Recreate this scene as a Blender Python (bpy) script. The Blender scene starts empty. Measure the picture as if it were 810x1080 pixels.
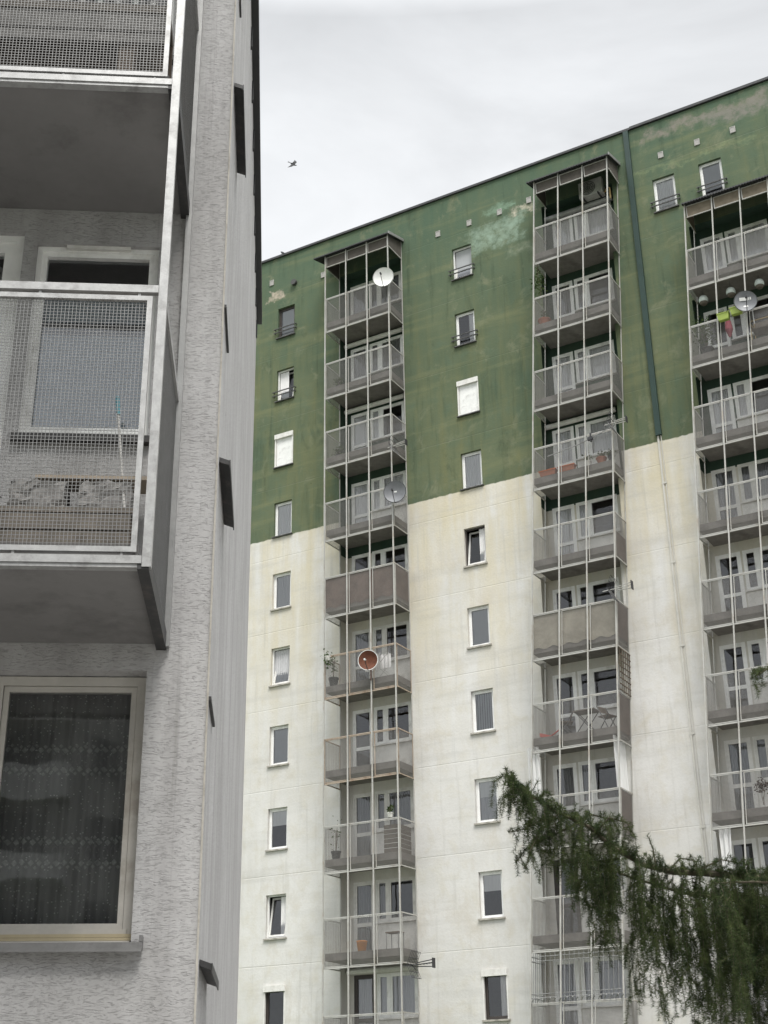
import bpy, math, random
import numpy as np
from mathutils import Vector, Matrix

random.seed(7)
rng = np.random.default_rng(11)
R = math.radians
scene = bpy.context.scene
col = scene.collection

# ------------------------------------------------------------------ camera
scene.render.resolution_x, scene.render.resolution_y = 768, 1024
CAM = Vector((0, 0, 1.65))
pitch, roll = 0.425602, -0.016085
cd = bpy.data.cameras.new('camera')
cam = bpy.data.objects.new('camera', cd)
col.objects.link(cam)
F = Vector((0, math.cos(pitch), math.sin(pitch)))
RT = Vector((1, 0, 0))
UP = Vector((0, -math.sin(pitch), math.cos(pitch)))
c_, s_ = math.cos(roll), math.sin(roll)
RT, UP = c_ * RT + s_ * UP, -s_ * RT + c_ * UP
m = Matrix((RT, UP, -F)).transposed().to_4x4()
m.translation = CAM
cam.matrix_world = m
cd.sensor_fit = 'HORIZONTAL'
cd.sensor_width = 36
cd.lens = 36 * 1435.517 / 810
cd.clip_start, cd.clip_end = 0.05, 2000
scene.camera = cam

# ------------------------------------------------------------------ materials
class Nodes:
    def __init__(s, nt):
        s.nt = nt
    def n(s, t, **kw):
        ins = kw.pop('i', {})
        x = s.nt.nodes.new(t)
        for k, v in kw.items():
            setattr(x, k, v)
        for k, v in ins.items():
            if isinstance(v, bpy.types.NodeSocket):
                s.nt.links.new(v, x.inputs[k])
            else:
                x.inputs[k].default_value = v
        return x
    def math(s, op, a, b=0.0, c=None):
        x = s.n('ShaderNodeMath', operation=op, i={0: a, 1: b})
        if c is not None:
            if isinstance(c, bpy.types.NodeSocket): s.nt.links.new(c, x.inputs[2])
            else: x.inputs[2].default_value = c
        return x.outputs[0]
    def mix(s, f, a, b, blend='MIX'):
        x = s.n('ShaderNodeMix', data_type='RGBA', blend_type=blend)
        for idx, v in ((0, f), (6, a), (7, b)):
            if isinstance(v, bpy.types.NodeSocket): s.nt.links.new(v, x.inputs[idx])
            else: x.inputs[idx].default_value = v if idx == 0 else (*v[:3], 1)
        return x.outputs[2]
    def ramp(s, f, *stops):
        x = s.n('ShaderNodeValToRGB', i={0: f})
        e = x.color_ramp.elements
        while len(e) < len(stops): e.new(.5)
        for el, (p, v) in zip(e, stops):
            el.position = p
            el.color = (v, v, v, 1) if not hasattr(v, '__len__') else (*v, 1)
        return x.outputs[0]
    def coord(s, scale=(1, 1, 1), loc=(0, 0, 0)):
        t = s.n('ShaderNodeTexCoord')
        return s.n('ShaderNodeMapping', i={0: t.outputs['Object'], 'Scale': scale, 'Location': loc}).outputs[0]
    def noise(s, vec, scale=1., detail=4., rough=.55, dist=0.):
        return s.n('ShaderNodeTexNoise', i={'Vector': vec, 'Scale': scale, 'Detail': detail, 'Roughness': rough, 'Distortion': dist}).outputs[0]

def newmat(name):
    mt = bpy.data.materials.new(name)
    mt.use_nodes = True
    nt = mt.node_tree
    b = nt.nodes['Principled BSDF']
    return mt, Nodes(nt), b

def mat(name, c, rough=.6, metal=0., var=.18, scale=6., dirt=None, spec=.4):
    """plain surface with two octaves of uneven colour"""
    mt, N, b = newmat(name)
    co = N.coord()
    a = N.noise(co, scale, 5)
    d = N.noise(co, scale * 7, 3)
    f = N.math('ADD', N.math('MULTIPLY', a, .7), N.math('MULTIPLY', d, .3))
    lo = tuple(x * (1 - var) for x in c); hi = tuple(min(1, x * (1 + var)) for x in c)
    cc = N.mix(N.ramp(f, (.3, 0.), (.7, 1.)), lo, hi)
    if dirt:
        cc = N.mix(N.math('MULTIPLY', N.ramp(N.noise(co, scale * .6, 6, .7), (.52, 0.), (.68, 1.)), .7), cc, dirt)
    N.nt.links.new(cc, b.inputs['Base Color'])
    b.inputs['Roughness'].default_value = rough
    b.inputs['Metallic'].default_value = metal
    b.inputs['Specular IOR Level'].default_value = spec
    return mt

def box_mask(N, x, z, x0, x1, z0, z1, soft):
    def edge(v, a, b):
        l = N.math('DIVIDE', N.math('SUBTRACT', v, a), soft)
        r = N.math('DIVIDE', N.math('SUBTRACT', b, v), soft)
        return N.math('MINIMUM', l, r)
    e = N.math('MINIMUM', edge(x, x0, x1), edge(z, z0, z1))
    n = N.n('ShaderNodeClamp', i={0: e}).outputs[0]
    return n

def facade_mat(name, recess=False):
    mt, N, b = newmat(name)
    co = N.coord()
    sep = N.n('ShaderNodeSeparateXYZ', i={0: co})
    x0, z0 = sep.outputs[0], sep.outputs[2]
    big = N.noise(co, .35, 5, .6)
    mid = N.noise(co, 1.6, 6, .65, .4)
    fine = N.noise(co, 14, 4, .6)
    streak = N.noise(N.coord((2.2, 2.2, .16)), 1.0, 5, .6)
    band = N.noise(N.coord((.16, .16, 1.9)), 1.0, 6, .65, .3)
    # ---- white coat
    w = N.mix(N.ramp(big, (.3, 0.), (.7, 1.)), (.515, .505, .475), (.63, .622, .60))
    w = N.mix(N.math('MULTIPLY', N.ramp(mid, (.48, 0.), (.72, 1.)), .6), w, (.50, .468, .385))
    zone = N.ramp(N.math('DIVIDE', z0, 24.), (.45, 0.), (.86, 1.))
    w = N.mix(N.math('MULTIPLY', N.math('MULTIPLY', zone, N.ramp(streak, (.42, 0.), (.62, 1.))), .6), w, (.50, .435, .28))
    under = N.ramp(N.math('DIVIDE', z0, 24.), (.58, 0.), (.80, 1.))
    w = N.mix(N.math('MULTIPLY', N.math('MULTIPLY', under, N.ramp(N.noise(N.coord((.8, .8, .28), (1, 4, 6)), 1., 6, .6), (.40, 0.), (.58, 1.))), .5), w, (.555, .50, .36))
    w = N.mix(N.math('MULTIPLY', N.ramp(streak, (.25, 1.), (.42, 0.)), .5), w, (.64, .635, .62))
    w = N.mix(N.math('MULTIPLY', N.ramp(N.noise(N.coord((5.5, 5.5, .3)), 1.0, 4, .6), (.56, 0.), (.7, 1.)), .35), w, (.38, .37, .34))
    w = N.mix(N.math('MULTIPLY', N.ramp(band, (.50, 0.), (.70, 1.)), .40), w, (.40, .39, .36))
    w = N.mix(N.math('MULTIPLY', N.ramp(N.noise(N.coord((.7, .7, .45), (3, 8, 2)), 1., 8, .72, .5), (.54, 0.), (.66, 1.)), .5), w, (.47, .435, .37))
    w = N.mix(N.math('MULTIPLY', N.ramp(N.noise(co, 2.4, 8, .75, .6), (.60, 0.), (.72, 1.)), .45), w, (.40, .385, .35))
    chips = N.math('MULTIPLY', N.ramp(N.noise(co, 3.2, 7, .75, .6), (.735, 0.), (.75, 1.)), .85)
    w = N.mix(chips, w, (.13, .12, .11))
    # ---- green coat
    g = N.mix(N.ramp(big, (.3, 0.), (.7, 1.)), (.068, .098, .061), (.122, .143, .083))
    g = N.mix(N.math('MULTIPLY', N.ramp(streak, (.45, 0.), (.7, 1.)), .6), g, (.150, .150, .070))
    g = N.mix(N.math('MULTIPLY', N.ramp(mid, (.5, 0.), (.75, 1.)), .6), g, (.088, .130, .090))
    top = N.ramp(N.math('DIVIDE', z0, 34.), (.80, 0.), (.95, 1.))
    g = N.mix(N.math('MULTIPLY', top, .6), g, (.072, .120, .082))
    g = N.mix(N.math('MULTIPLY', N.ramp(band, (.52, 0.), (.68, 1.)), .36), g, (.205, .205, .105))
    g = N.mix(N.math('MULTIPLY', N.ramp(N.noise(N.coord((4.5, 4.5, .35)), 1., 4, .6), (.54, 0.), (.7, 1.)), .42), g, (.040, .062, .038))
    g = N.mix(N.math('MULTIPLY', N.ramp(N.noise(co, 3.6, 7, .75, .6), (.68, 0.), (.70, 1.)), .75), g, (.03, .045, .03))
    g = N.mix(N.math('MULTIPLY', N.ramp(N.noise(co, 1.1, 8, .72, .5), (.56, 0.), (.66, 1.)), .75), g, (.165, .178, .112))
    g = N.mix(N.math('MULTIPLY', N.ramp(N.noise(N.coord((.9, .9, .5), (5, 2, 9)), 1., 8, .72, .5), (.58, 0.), (.68, 1.)), .5), g, (.05, .07, .042))
    dist = N.n('ShaderNodeTexNoise', i={'Vector': co, 'Scale': 1.4, 'Detail': 6., 'Roughness': .7})
    dsep = N.n('ShaderNodeSeparateXYZ', i={0: dist.outputs[1]})
    xd = N.math('ADD', x0, N.math('MULTIPLY', N.math('SUBTRACT', dsep.outputs[0], .5), 1.9))
    zd = N.math('ADD', z0, N.math('MULTIPLY', N.math('SUBTRACT', dsep.outputs[1], .5), 1.3))
    scr = N.ramp(N.noise(co, 3.5, 6, .7), (.36, .15), (.60, 1.))
    for (a0, a1, b0, b1, cc, amt, sf) in (
            (-17.3, -15.0, 29.9, 31.2, (.26, .34, .27), .85, .3),
            (-16.7, -15.3, 31.35, 31.75, (.20, .29, .21), .8, .15),
            (-15.7, -14.6, 31.0, 31.35, (.55, .50, .40), .9, .15),
            (-10.6, -6.0, 32.0, 32.62, (.205, .19, .16), 1.0, .2),
            (-8.6, -6.2, 31.75, 32.5, (.20, .19, .165), .95, .2),
            (-25.95, -25.2, 30.92, 31.5, (.42, .36, .29), 1.0, .12),
            (-10.9, -6.8, 30.75, 30.98, (.24, .28, .15), .6, .15),
            (-15.9, -14.6, 29.2, 29.8, (.27, .30, .22), .6, .3)):
        k = box_mask(N, xd, zd, a0, a1, b0, b1, sf)
        g = N.mix(N.math('MULTIPLY', N.math('MULTIPLY', k, scr), amt), g, cc)
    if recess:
        g = N.mix(.85, g, (.022, .046, .036))  # darker green recess paint, deepened with part of the recess shade
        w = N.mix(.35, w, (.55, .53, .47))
    # ---- paint line
    line = N.math('ADD', z0, N.math('MULTIPLY', N.math('SUBTRACT', N.noise(co, 5., 4), .5), .10))
    f = N.ramp(N.math('MULTIPLY', N.math('SUBTRACT', line, 19.85), .5), (.495, 0.), (.51, 1.))
    if recess:
        f = N.math('GREATER_THAN', z0, 19.6)
    c = N.mix(f, w, g)
    # panel joints each storey
    jz = N.math('ABSOLUTE', N.math('SUBTRACT', N.math('FRACT', N.math('DIVIDE', N.math('ADD', z0, .55), 2.75)), .5))
    joint = N.ramp(jz, (.0, 1.), (.008, 0.))
    c = N.mix(N.math('MULTIPLY', N.math('MULTIPLY', joint, .22), N.ramp(big, (.4, 0.), (.6, 1.))), c, (.2, .19, .17))
    c = N.mix(N.math('MULTIPLY', N.math('SUBTRACT', fine, .5), .28), c, (0, 0, 0))
    N.nt.links.new(c, b.inputs['Base Color'])
    b.inputs['Roughness'].default_value = .9
    b.inputs['Specular IOR Level'].default_value = .2
    h = N.math('ADD', N.math('MULTIPLY', fine, .5), N.math('MULTIPLY', mid, .8))
    h = N.math('SUBTRACT', h, N.math('MULTIPLY', joint, .4))
    bp = N.n('ShaderNodeBump', i={'Height': h, 'Strength': .5, 'Distance': .02})
    N.nt.links.new(bp.outputs[0], b.inputs['Normal'])
    return mt

def stucco_mat():
    """scratched bark plaster: horizontal grooves"""
    mt, N, b = newmat('scratched_plaster')
    co = N.coord()
    warp = N.n('ShaderNodeTexNoise', i={'Vector': co, 'Scale': 9., 'Detail': 3.})
    v = N.n('ShaderNodeMix', data_type='VECTOR', i={0: .035})
    N.nt.links.new(co, v.inputs[4]); N.nt.links.new(warp.outputs[1], v.inputs[5])
    mp = N.n('ShaderNodeMapping', i={0: v.outputs[1], 'Scale': (38, 38, 215)}).outputs[0]
    n1 = N.noise(mp, 1., 3, .55, .5)
    mp2 = N.n('ShaderNodeMapping', i={0: v.outputs[1], 'Scale': (22, 22, 165), 'Location': (3, 1, 7)}).outputs[0]
    n2 = N.noise(mp2, 1., 2, .5, .6)
    g1 = N.ramp(n1, (.31, 1.), (.44, 0.))
    g2 = N.ramp(n2, (.30, 1.), (.40, 0.))
    gr = N.math('MAXIMUM', g1, g2)
    big = N.noise(co, 1.3, 6, .65)
    base = N.mix(N.ramp(big, (.3, 0.), (.7, 1.)), (.355, .348, .344), (.45, .443, .44))
    st = N.noise(N.coord((5, 5, .35)), 1., 5, .6)
    base = N.mix(N.math('MULTIPLY', N.ramp(st, (.45, 0.), (.7, 1.)), .6), base, (.27, .263, .258))
    base = N.mix(N.math('MULTIPLY', N.math('SUBTRACT', N.noise(co, 170, 3), .4), .5), base, (.27, .265, .26))
    drip = N.noise(N.coord((16, 16, .45), (2, 5, 1)), 1., 5, .65)
    base = N.mix(N.math('MULTIPLY', N.ramp(drip, (.56, 0.), (.72, 1.)), .5), base, (.20, .195, .185))
    base = N.mix(N.math('MULTIPLY', N.ramp(N.noise(co, .8, 7, .7, .5), (.52, 0.), (.62, 1.)), .35), base, (.30, .295, .285))
    c = N.mix(N.math('MULTIPLY', gr, .36), base, (.19, .185, .18))
    N.nt.links.new(c, b.inputs['Base Color'])
    b.inputs['Roughness'].default_value = .95
    b.inputs['Specular IOR Level'].default_value = .15
    h = N.math('SUBTRACT', N.math('MULTIPLY', N.noise(co, 240, 3), .35), gr)
    bp = N.n('ShaderNodeBump', i={'Height': h, 'Strength': .7, 'Distance': .004})
    N.nt.links.new(bp.outputs[0], b.inputs['Normal'])
    return mt

def glass_mat(name, tint=(.86, .9, .9), boost=1.7):
    mt = bpy.data.materials.new(name)
    mt.use_nodes = True
    nt = mt.node_tree
    nt.nodes.clear()
    N = Nodes(nt)
    fr = N.math('MINIMUM', N.math('MULTIPLY', N.n('ShaderNodeFresnel', i={0: 1.5}).outputs[0], boost), 1.)
    wob = N.n('ShaderNodeBump', i={'Height': N.noise(N.coord(), 1.6, 2), 'Strength': .12, 'Distance': .02})
    tr = N.n('ShaderNodeBsdfTransparent', i={0: (*tint, 1)})
    gl = N.n('ShaderNodeBsdfGlossy', i={0: (.95, .97, 1, 1), 1: .02, 'Normal': wob.outputs[0]})
    mx = N.n('ShaderNodeMixShader', i={0: fr, 1: tr.outputs[0], 2: gl.outputs[0]})
    out = N.n('ShaderNodeOutputMaterial', i={0: mx.outputs[0]})
    return mt

def cloth_mat(name, c, trans=.35, alpha=1., lace=False):
    mt = bpy.data.materials.new(name)
    mt.use_nodes = True
    nt = mt.node_tree
    nt.nodes.clear()
    N = Nodes(nt)
    nz = N.noise(N.coord((30, 30, 3)), 1., 3)
    cc = N.mix(nz, tuple(x * .82 for x in c), c)
    d = N.n('ShaderNodeBsdfDiffuse', i={0: cc})
    t = N.n('ShaderNodeBsdfTranslucent', i={0: cc})
    s = N.n('ShaderNodeMixShader', i={0: trans, 1: d.outputs[0], 2: t.outputs[0]}).outputs[0]
    if lace:
        co = N.coord()
        sp = N.n('ShaderNodeSeparateXYZ', i={0: co})
        x, z = sp.outputs[0], sp.outputs[2]
        # small sprigs
        vo = N.n('ShaderNodeTexVoronoi', i={'Vector': N.coord((62, 0, 62)), 'Scale': 1.})
        dots = N.ramp(vo.outputs['Distance'], (.17, 1.), (.24, 0.))
        keep = N.math('GREATER_THAN', N.n('ShaderNodeSeparateColor', i={0: vo.outputs['Color']}).outputs[0], .45)
        dots = N.math('MULTIPLY', dots, keep)
        a = N.math('ADD', N.math('MULTIPLY', dots, .6), .40)
        # two woven borders of scallops
        def cell(v, w, o=0.):
            return N.math('ABSOLUTE', N.math('MULTIPLY', N.math('SUBTRACT', N.math('FRACT', N.math('ADD', N.math('DIVIDE', v, w), o)), .5), w))
        thread = N.math('ADD', N.noise(N.coord((60, 0, 60)), 1., 3), .2)
        for zc in (1.31, 1.79):
            dz = N.math('SUBTRACT', z, zc)
            e = N.math('MULTIPLY', N.math('LESS_THAN', N.math('ABSOLUTE', dz), .05), .20)
            for zo, o, k in ((.052, 0., 1.), (.072, .5, .62), (-.052, 0., 1.), (-.074, .5, .62)):
                dx = N.math('DIVIDE', cell(x, .042, o), .016 * k)
                dd = N.math('DIVIDE', N.math('ABSOLUTE', N.math('SUBTRACT', dz, zo)), .017 * k)
                e = N.math('MAXIMUM', e, N.math('MULTIPLY', N.math('LESS_THAN', N.math('ADD', dx, dd), 1.), .95))
            ox = N.math('DIVIDE', cell(x, .042, .25), .014); oz = N.math('DIVIDE', dz, .034)
            ring = N.math('ABSOLUTE', N.math('SUBTRACT', N.math('ADD', N.math('MULTIPLY', ox, ox), N.math('MULTIPLY', oz, oz)), .8))
            e = N.math('MAXIMUM', e, N.math('MULTIPLY', N.math('LESS_THAN', ring, .3), .65))
            a = N.math('MAXIMUM', a, N.math('MULTIPLY', e, thread))
        alpha = a
    if lace or alpha < 1:
        tr = N.n('ShaderNodeBsdfTransparent')
        s = N.n('ShaderNodeMixShader', i={0: alpha, 1: tr.outputs[0], 2: s}).outputs[0]
    N.n('ShaderNodeOutputMaterial', i={0: s})
    return mt

def leaf_mat(name, lo, hi):
    mt = bpy.data.materials.new(name)
    mt.use_nodes = True
    nt = mt.node_tree
    nt.nodes.clear()
    N = Nodes(nt)
    f = N.ramp(N.noise(N.coord(), 9., 4, .7), (.35, 0.), (.68, 1.))
    c = N.mix(f, lo, hi)
    d = N.n('ShaderNodeBsdfDiffuse', i={0: c})
    t = N.n('ShaderNodeBsdfTranslucent', i={0: c})
    s = N.n('ShaderNodeMixShader', i={0: .3, 1: d.outputs[0], 2: t.outputs[0]})
    N.n('ShaderNodeOutputMaterial', i={0: s.outputs[0]})
    return mt

M = dict(
    facade=facade_mat('weathered_facade_paint'),
    recess=facade_mat('recess_paint_shade', True),
    stucco=stucco_mat(),
    glass=glass_mat('window_glass', (.97, .98, .99), 1.8),
    sglass=glass_mat('shaded_window_glass', (.95, .97, .98), 3.4),
    nglass=glass_mat('near_window_glass', (.9, .92, .92), 2.8),
    white=mat('white_pvc', (.78, .78, .76), .4, var=.1, scale=3, dirt=(.42, .41, .38)),
    white2=mat('old_white_paint', (.64, .63, .60), .55, var=.15, scale=3, dirt=(.42, .40, .36)),
    cream=mat('cream_varnish', (.44, .42, .385), .45, var=.12, scale=5, dirt=(.27, .24, .20)),
    yellow=mat('yellowed_varnish', (.39, .335, .225), .4, var=.12, scale=5),
    brown=mat('dark_brown_frame', (.05, .042, .038), .5),
    sill=mat('dark_sill', (.055, .055, .052), .5, dirt=(.12, .11, .1)),
    sillw=mat('pale_sill', (.36, .34, .30), .7, dirt=(.16, .15, .13)),
    post=mat('grey_painted_steel', (.38, .375, .35), .5, var=.15, scale=2.5, dirt=(.28, .24, .19)),
    railrust=mat('rusted_rail', (.34, .28, .22), .7, dirt=(.17, .09, .05)),
    mesh=mat('mesh_wire', (.205, .197, .186), .55, var=.15, scale=2),
    slab=mat('balcony_concrete', (.185, .172, .158), .9, var=.2, scale=2.5, dirt=(.10, .093, .083)),
    nslab=mat('near_balcony_concrete', (.175, .17, .166), .9, var=.1, scale=2.5, dirt=(.09, .087, .084)),
    galv=mat('galvanised_steel', (.34, .34, .335), .42, .35, var=.22, scale=14, dirt=(.17, .165, .16)),
    wire=mat('galvanised_wire', (.19, .19, .187), .45, .3, var=.15, scale=10),
    roofing=mat('dark_roofing', (.035, .036, .038), .6, dirt=(.07, .07, .068)),
    flash=mat('grey_flashing', (.26, .26, .255), .45, .3),
    pipe_g=mat('green_pipe_paint', (.012, .034, .026), .45, var=.2, scale=2),
    pipe_w=mat('white_pipe_paint', (.50, .485, .44), .6, var=.12, scale=2, dirt=(.36, .36, .34)),
    black=mat('black_duct', (.016, .016, .017), .5),
    darkmetal=mat('dark_sheet_metal', (.028, .028, .028), .6, var=.25, scale=20, dirt=(.07, .06, .055)),
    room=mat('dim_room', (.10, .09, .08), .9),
    nroom=mat('dim_room_wall', (.22, .21, .20), .9),
    screen_b=mat('brown_screen', (.17, .125, .105), .8, var=.25, scale=2.5, dirt=(.09, .07, .06)),
    infill=mat('brown_infill', (.075, .066, .056), .8, var=.3, scale=4),
    infill3=mat('ochre_infill', (.15, .125, .09), .8, var=.3, scale=4),
    screen_w=mat('beige_screen', (.36, .33, .27), .8, var=.22, scale=1.5, dirt=(.22, .2, .16)),
    wood=mat('weathered_wood', (.125, .108, .09), .8, var=.35, scale=9, dirt=(.08, .065, .05)),
    woodd=mat('brown_trellis', (.10, .075, .055), .8, var=.3, scale=5),
    plank=mat('raw_plank', (.27, .225, .175), .7, var=.2, scale=8),
    stone=mat('rough_stone', (.19, .183, .175), .95, var=.35, scale=16, dirt=(.11, .10, .095)),
    dishw=mat('white_dish_enamel', (.66, .66, .64), .4, var=.08),
    dishg=mat('grey_dish_enamel', (.15, .155, .165), .5, var=.15),
    rust=mat('rust', (.125, .045, .025), .85, var=.4, scale=7, dirt=(.06, .028, .018)),
    terr=mat('terracotta', (.34, .12, .065), .75),
    lime=mat('lime_plastic', (.30, .38, .08), .4, var=.1),
    orange=mat('orange_plastic', (.62, .25, .07), .5, var=.1),
    red=mat('red_plastic', (.42, .07, .05), .5),
    pink=mat('pink_cloth', (.30, .075, .10), .8),
    teal=mat('teal_plastic', (.06, .20, .24), .5),
    gold=mat('rattan_tube', (.38, .27, .12), .5),
    acw=mat('ac_casing', (.40, .40, .38), .5, dirt=(.25, .24, .22)),
    dark=mat('dark_plastic', (.03, .03, .032), .5),
    globe=mat('milky_pot', (.55, .60, .57), .3, var=.15),
    bark=mat('larch_bark', (.075, .064, .042), .9, var=.35, scale=12),
    feather=mat('dark_feathers', (.010, .010, .011), .8),
    pigeon=mat('pigeon_grey', (.05, .052, .058), .8),
    asphalt=mat('asphalt', (.05, .05, .05), .9, var=.2, scale=4),
    grass=mat('short_grass', (.06, .09, .035), .95, var=.4, scale=1.2),
    pave=mat('concrete_pavers', (.21, .205, .195), .9, var=.2, scale=2),
    nsill=mat('grey_sheet_sill', (.17, .168, .165), .55, .2, var=.2, scale=9, dirt=(.09, .088, .085)),
    vent=mat('vent_plastic', (.34, .33, .31), .6, dirt=(.2, .19, .17)),
    opp=mat('opposite_wall', (.22, .215, .205), .9, var=.2, scale=.5),
    oppl=mat('opposite_parapet', (.36, .355, .345), .9, var=.15, scale=.5),
    curt=cloth_mat('net_curtain', (.92, .91, .90), .12),
    curtg=cloth_mat('grey_net_curtain', (.62, .62, .63), .12),
    sheer=cloth_mat('sheer_curtain', (.8, .8, .78), .4, .45),
    blind=cloth_mat('grey_blind', (.48, .49, .50), .1),
    blindw=cloth_mat('white_blind', (.86, .86, .84), .1),
    blue=cloth_mat('sky_reflection_blind', (.66, .73, .80), .1),
    lace=cloth_mat('lace_curtain', (.82, .81, .80), .15, lace=True),
    sheet=cloth_mat('white_sheet', (.80, .80, .79), .25),
    larch=leaf_mat('larch_needles', (.029, .045, .024), (.092, .116, .045)),
    leaf=leaf_mat('house_plant_leaf', (.035, .06, .025), (.09, .12, .045)),
    dry=leaf_mat('dried_flowers', (.06, .045, .04), (.14, .11, .10)),
)

# ------------------------------------------------------------------ mesh builder
class MB:
    def __init__(s):
        s.v, s.f = [], []
    def add(s, vs, fs):
        o = len(s.v)
        s.v += [tuple(x) for x in vs]
        s.f += [tuple(i + o for i in f) for f in fs]
        return s
    def box(s, x0, x1, y0, y1, z0, z1):
        return s.add([(x0, y0, z0), (x1, y0, z0), (x1, y1, z0), (x0, y1, z0), (x0, y0, z1), (x1, y0, z1), (x1, y1, z1), (x0, y1, z1)],
                     [(0, 3, 2, 1), (4, 5, 6, 7), (0, 1, 5, 4), (1, 2, 6, 5), (2, 3, 7, 6), (3, 0, 4, 7)])
    def quad(s, a, b, c, d):
        return s.add([a, b, c, d], [(0, 1, 2, 3)])
    def tube(s, p, q, r, n=6, r2=None, cap=True):
        p, q = Vector(p), Vector(q)
        d = (q - p).normalized()
        a = d.orthogonal().normalized(); b = d.cross(a)
        r2 = r if r2 is None else r2
        vs = []
        for c, rr in ((p, r), (q, r2)):
            for i in range(n):
                t = 2 * math.pi * i / n + math.pi / n
                vs.append(c + rr * (math.cos(t) * a + math.sin(t) * b))
        fs = [(i, (i + 1) % n, n + (i + 1) % n, n + i) for i in range(n)]
        if cap: fs += [tuple(range(n - 1, -1, -1)), tuple(range(n, 2 * n))]
        return s.add(vs, fs)
    def path(s, pts, r, n=6):
        """bent tube; r a number or one radius per point"""
        pts = [Vector(p) for p in pts]
        rs = r if hasattr(r, '__len__') else [r] * len(pts)
        vs, fs = [], []
        a = (pts[1] - pts[0]).orthogonal().normalized()
        for k, p in enumerate(pts):
            d = (pts[min(k + 1, len(pts) - 1)] - pts[max(k - 1, 0)]).normalized()
            a = (a - d * a.dot(d)).normalized(); b = d.cross(a)
            for i in range(n):
                t = 2 * math.pi * i / n
                vs.append(p + rs[k] * (math.cos(t) * a + math.sin(t) * b))
        for k in range(len(pts) - 1):
            for i in range(n):
                j = (i + 1) % n
                fs.append((k * n + i, k * n + j, (k + 1) * n + j, (k + 1) * n + i))
        fs += [tuple(range(n - 1, -1, -1)), tuple(range((len(pts) - 1) * n, len(pts) * n))]
        return s.add(vs, fs)
    def lathe(s, c, axis, prof, n=20):
        """prof: list of (radius, height along axis)"""
        c = Vector(c); d = Vector(axis).normalized()
        a = d.orthogonal().normalized(); b = d.cross(a)
        vs, fs = [], []
        for r, h in prof:
            for i in range(n):
                t = 2 * math.pi * i / n
                vs.append(c + d * h + r * (math.cos(t) * a + math.sin(t) * b))
        for k in range(len(prof) - 1):
            for i in range(n):
                j = (i + 1) % n
                fs.append((k * n + i, k * n + j, (k + 1) * n + j, (k + 1) * n + i))
        return s.add(vs, fs)
    def frame(s, x0, x1, z0, z1, w, y0, y1):
        s.box(x0, x0 + w, y0, y1, z0, z1); s.box(x1 - w, x1, y0, y1, z0, z1)
        s.box(x0 + w, x1 - w, y0, y1, z0, z0 + w); s.box(x0 + w, x1 - w, y0, y1, z1 - w, z1)
        return s
    def wires(s, x0, x1, z0, z1, step, t, y):
        """woven wire netting in the plane y: real wires both ways"""
        nx = int((x1 - x0) / step); nz = int((z1 - z0) / step)
        for i in range(1, nx):
            x = x0 + (x1 - x0) * i / nx
            s.bar4((x, y, z0), (x, y, z1), t)
        for i in range(1, nz):
            z = z0 + (z1 - z0) * i / nz
            s.bar4((x0, y + t * .6, z), (x1, y + t * .6, z), t)
        return s
    def bar4(s, p, q, t):
        p, q = Vector(p), Vector(q)
        d = q - p
        h = t / 2
        if abs(d.z) > abs(d.x) and abs(d.z) > abs(d.y): a, b = Vector((h, 0, 0)), Vector((0, h, 0))
        elif abs(d.x) > abs(d.y): a, b = Vector((0, h, 0)), Vector((0, 0, h))
        else: a, b = Vector((0, 0, h)), Vector((h, 0, 0))
        return s.add([p - a - b, p + a - b, p + a + b, p - a + b, q - a - b, q + a - b, q + a + b, q - a + b],
                     [(0, 1, 5, 4), (1, 2, 6, 5), (2, 3, 7, 6), (3, 0, 4, 7)])
    def cloth(s, x0, x1, z0, z1, y, amp=.03, waves=6, n=40, nz=6, taper=0., seed=0):
        r = random.Random(seed)
        ph = [r.random() * 6.28 for _ in range(3)]
        vs, fs = [], []
        for k in range(nz + 1):
            t = k / nz
            for i in range(n + 1):
                u = i / n
                xx = x0 + (x1 - x0) * u
                xx = xx + (x0 - xx) * taper * t
                yy = y + amp * (math.sin(waves * 6.283 * u + ph[0]) * .7 + math.sin(waves * 2.3 * 6.283 * u + ph[1] + t) * .3)
                vs.append((xx, yy, z1 + (z0 - z1) * t))
        for k in range(nz):
            for i in range(n):
                a = k * (n + 1) + i
                fs.append((a, a + 1, a + n + 2, a + n + 1))
        return s.add(vs, fs)
    def shear(s, k, z0=0.):
        s.v = [(x + k * (z - z0), y, z) for x, y, z in s.v]
        return s
    def mesh(s, name, material, smooth=False):
        me = bpy.data.meshes.new(name)
        me.from_pydata([tuple(x) for x in s.v], [], s.f)
        me.materials.append(material)
        if smooth:
            me.polygons.foreach_set('use_smooth', [True] * len(me.polygons))
        me.update()
        return me
    def build(s, name, material, parent=None, loc=(0, 0, 0), smooth=False):
        return put(name, s.mesh(name, material, smooth), parent, loc)

def put(name, me, parent=None, loc=(0, 0, 0), rz=0.):
    o = bpy.data.objects.new(name, me)
    col.objects.link(o)
    o.parent = parent
    o.location = loc
    o.rotation_euler.z = rz
    return o

def tag(o, label, cat, group=None):
    o['label'] = label; o['category'] = cat
    if group: o['group'] = group
    return o

def empty(name, loc, rz=0., label=None, cat=None, group=None):
    o = bpy.data.objects.new(name, None)
    col.objects.link(o)
    o.location = loc
    o.rotation_euler.z = rz
    o.empty_display_size = .2
    if label: tag(o, label, cat, group)
    return o

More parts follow.
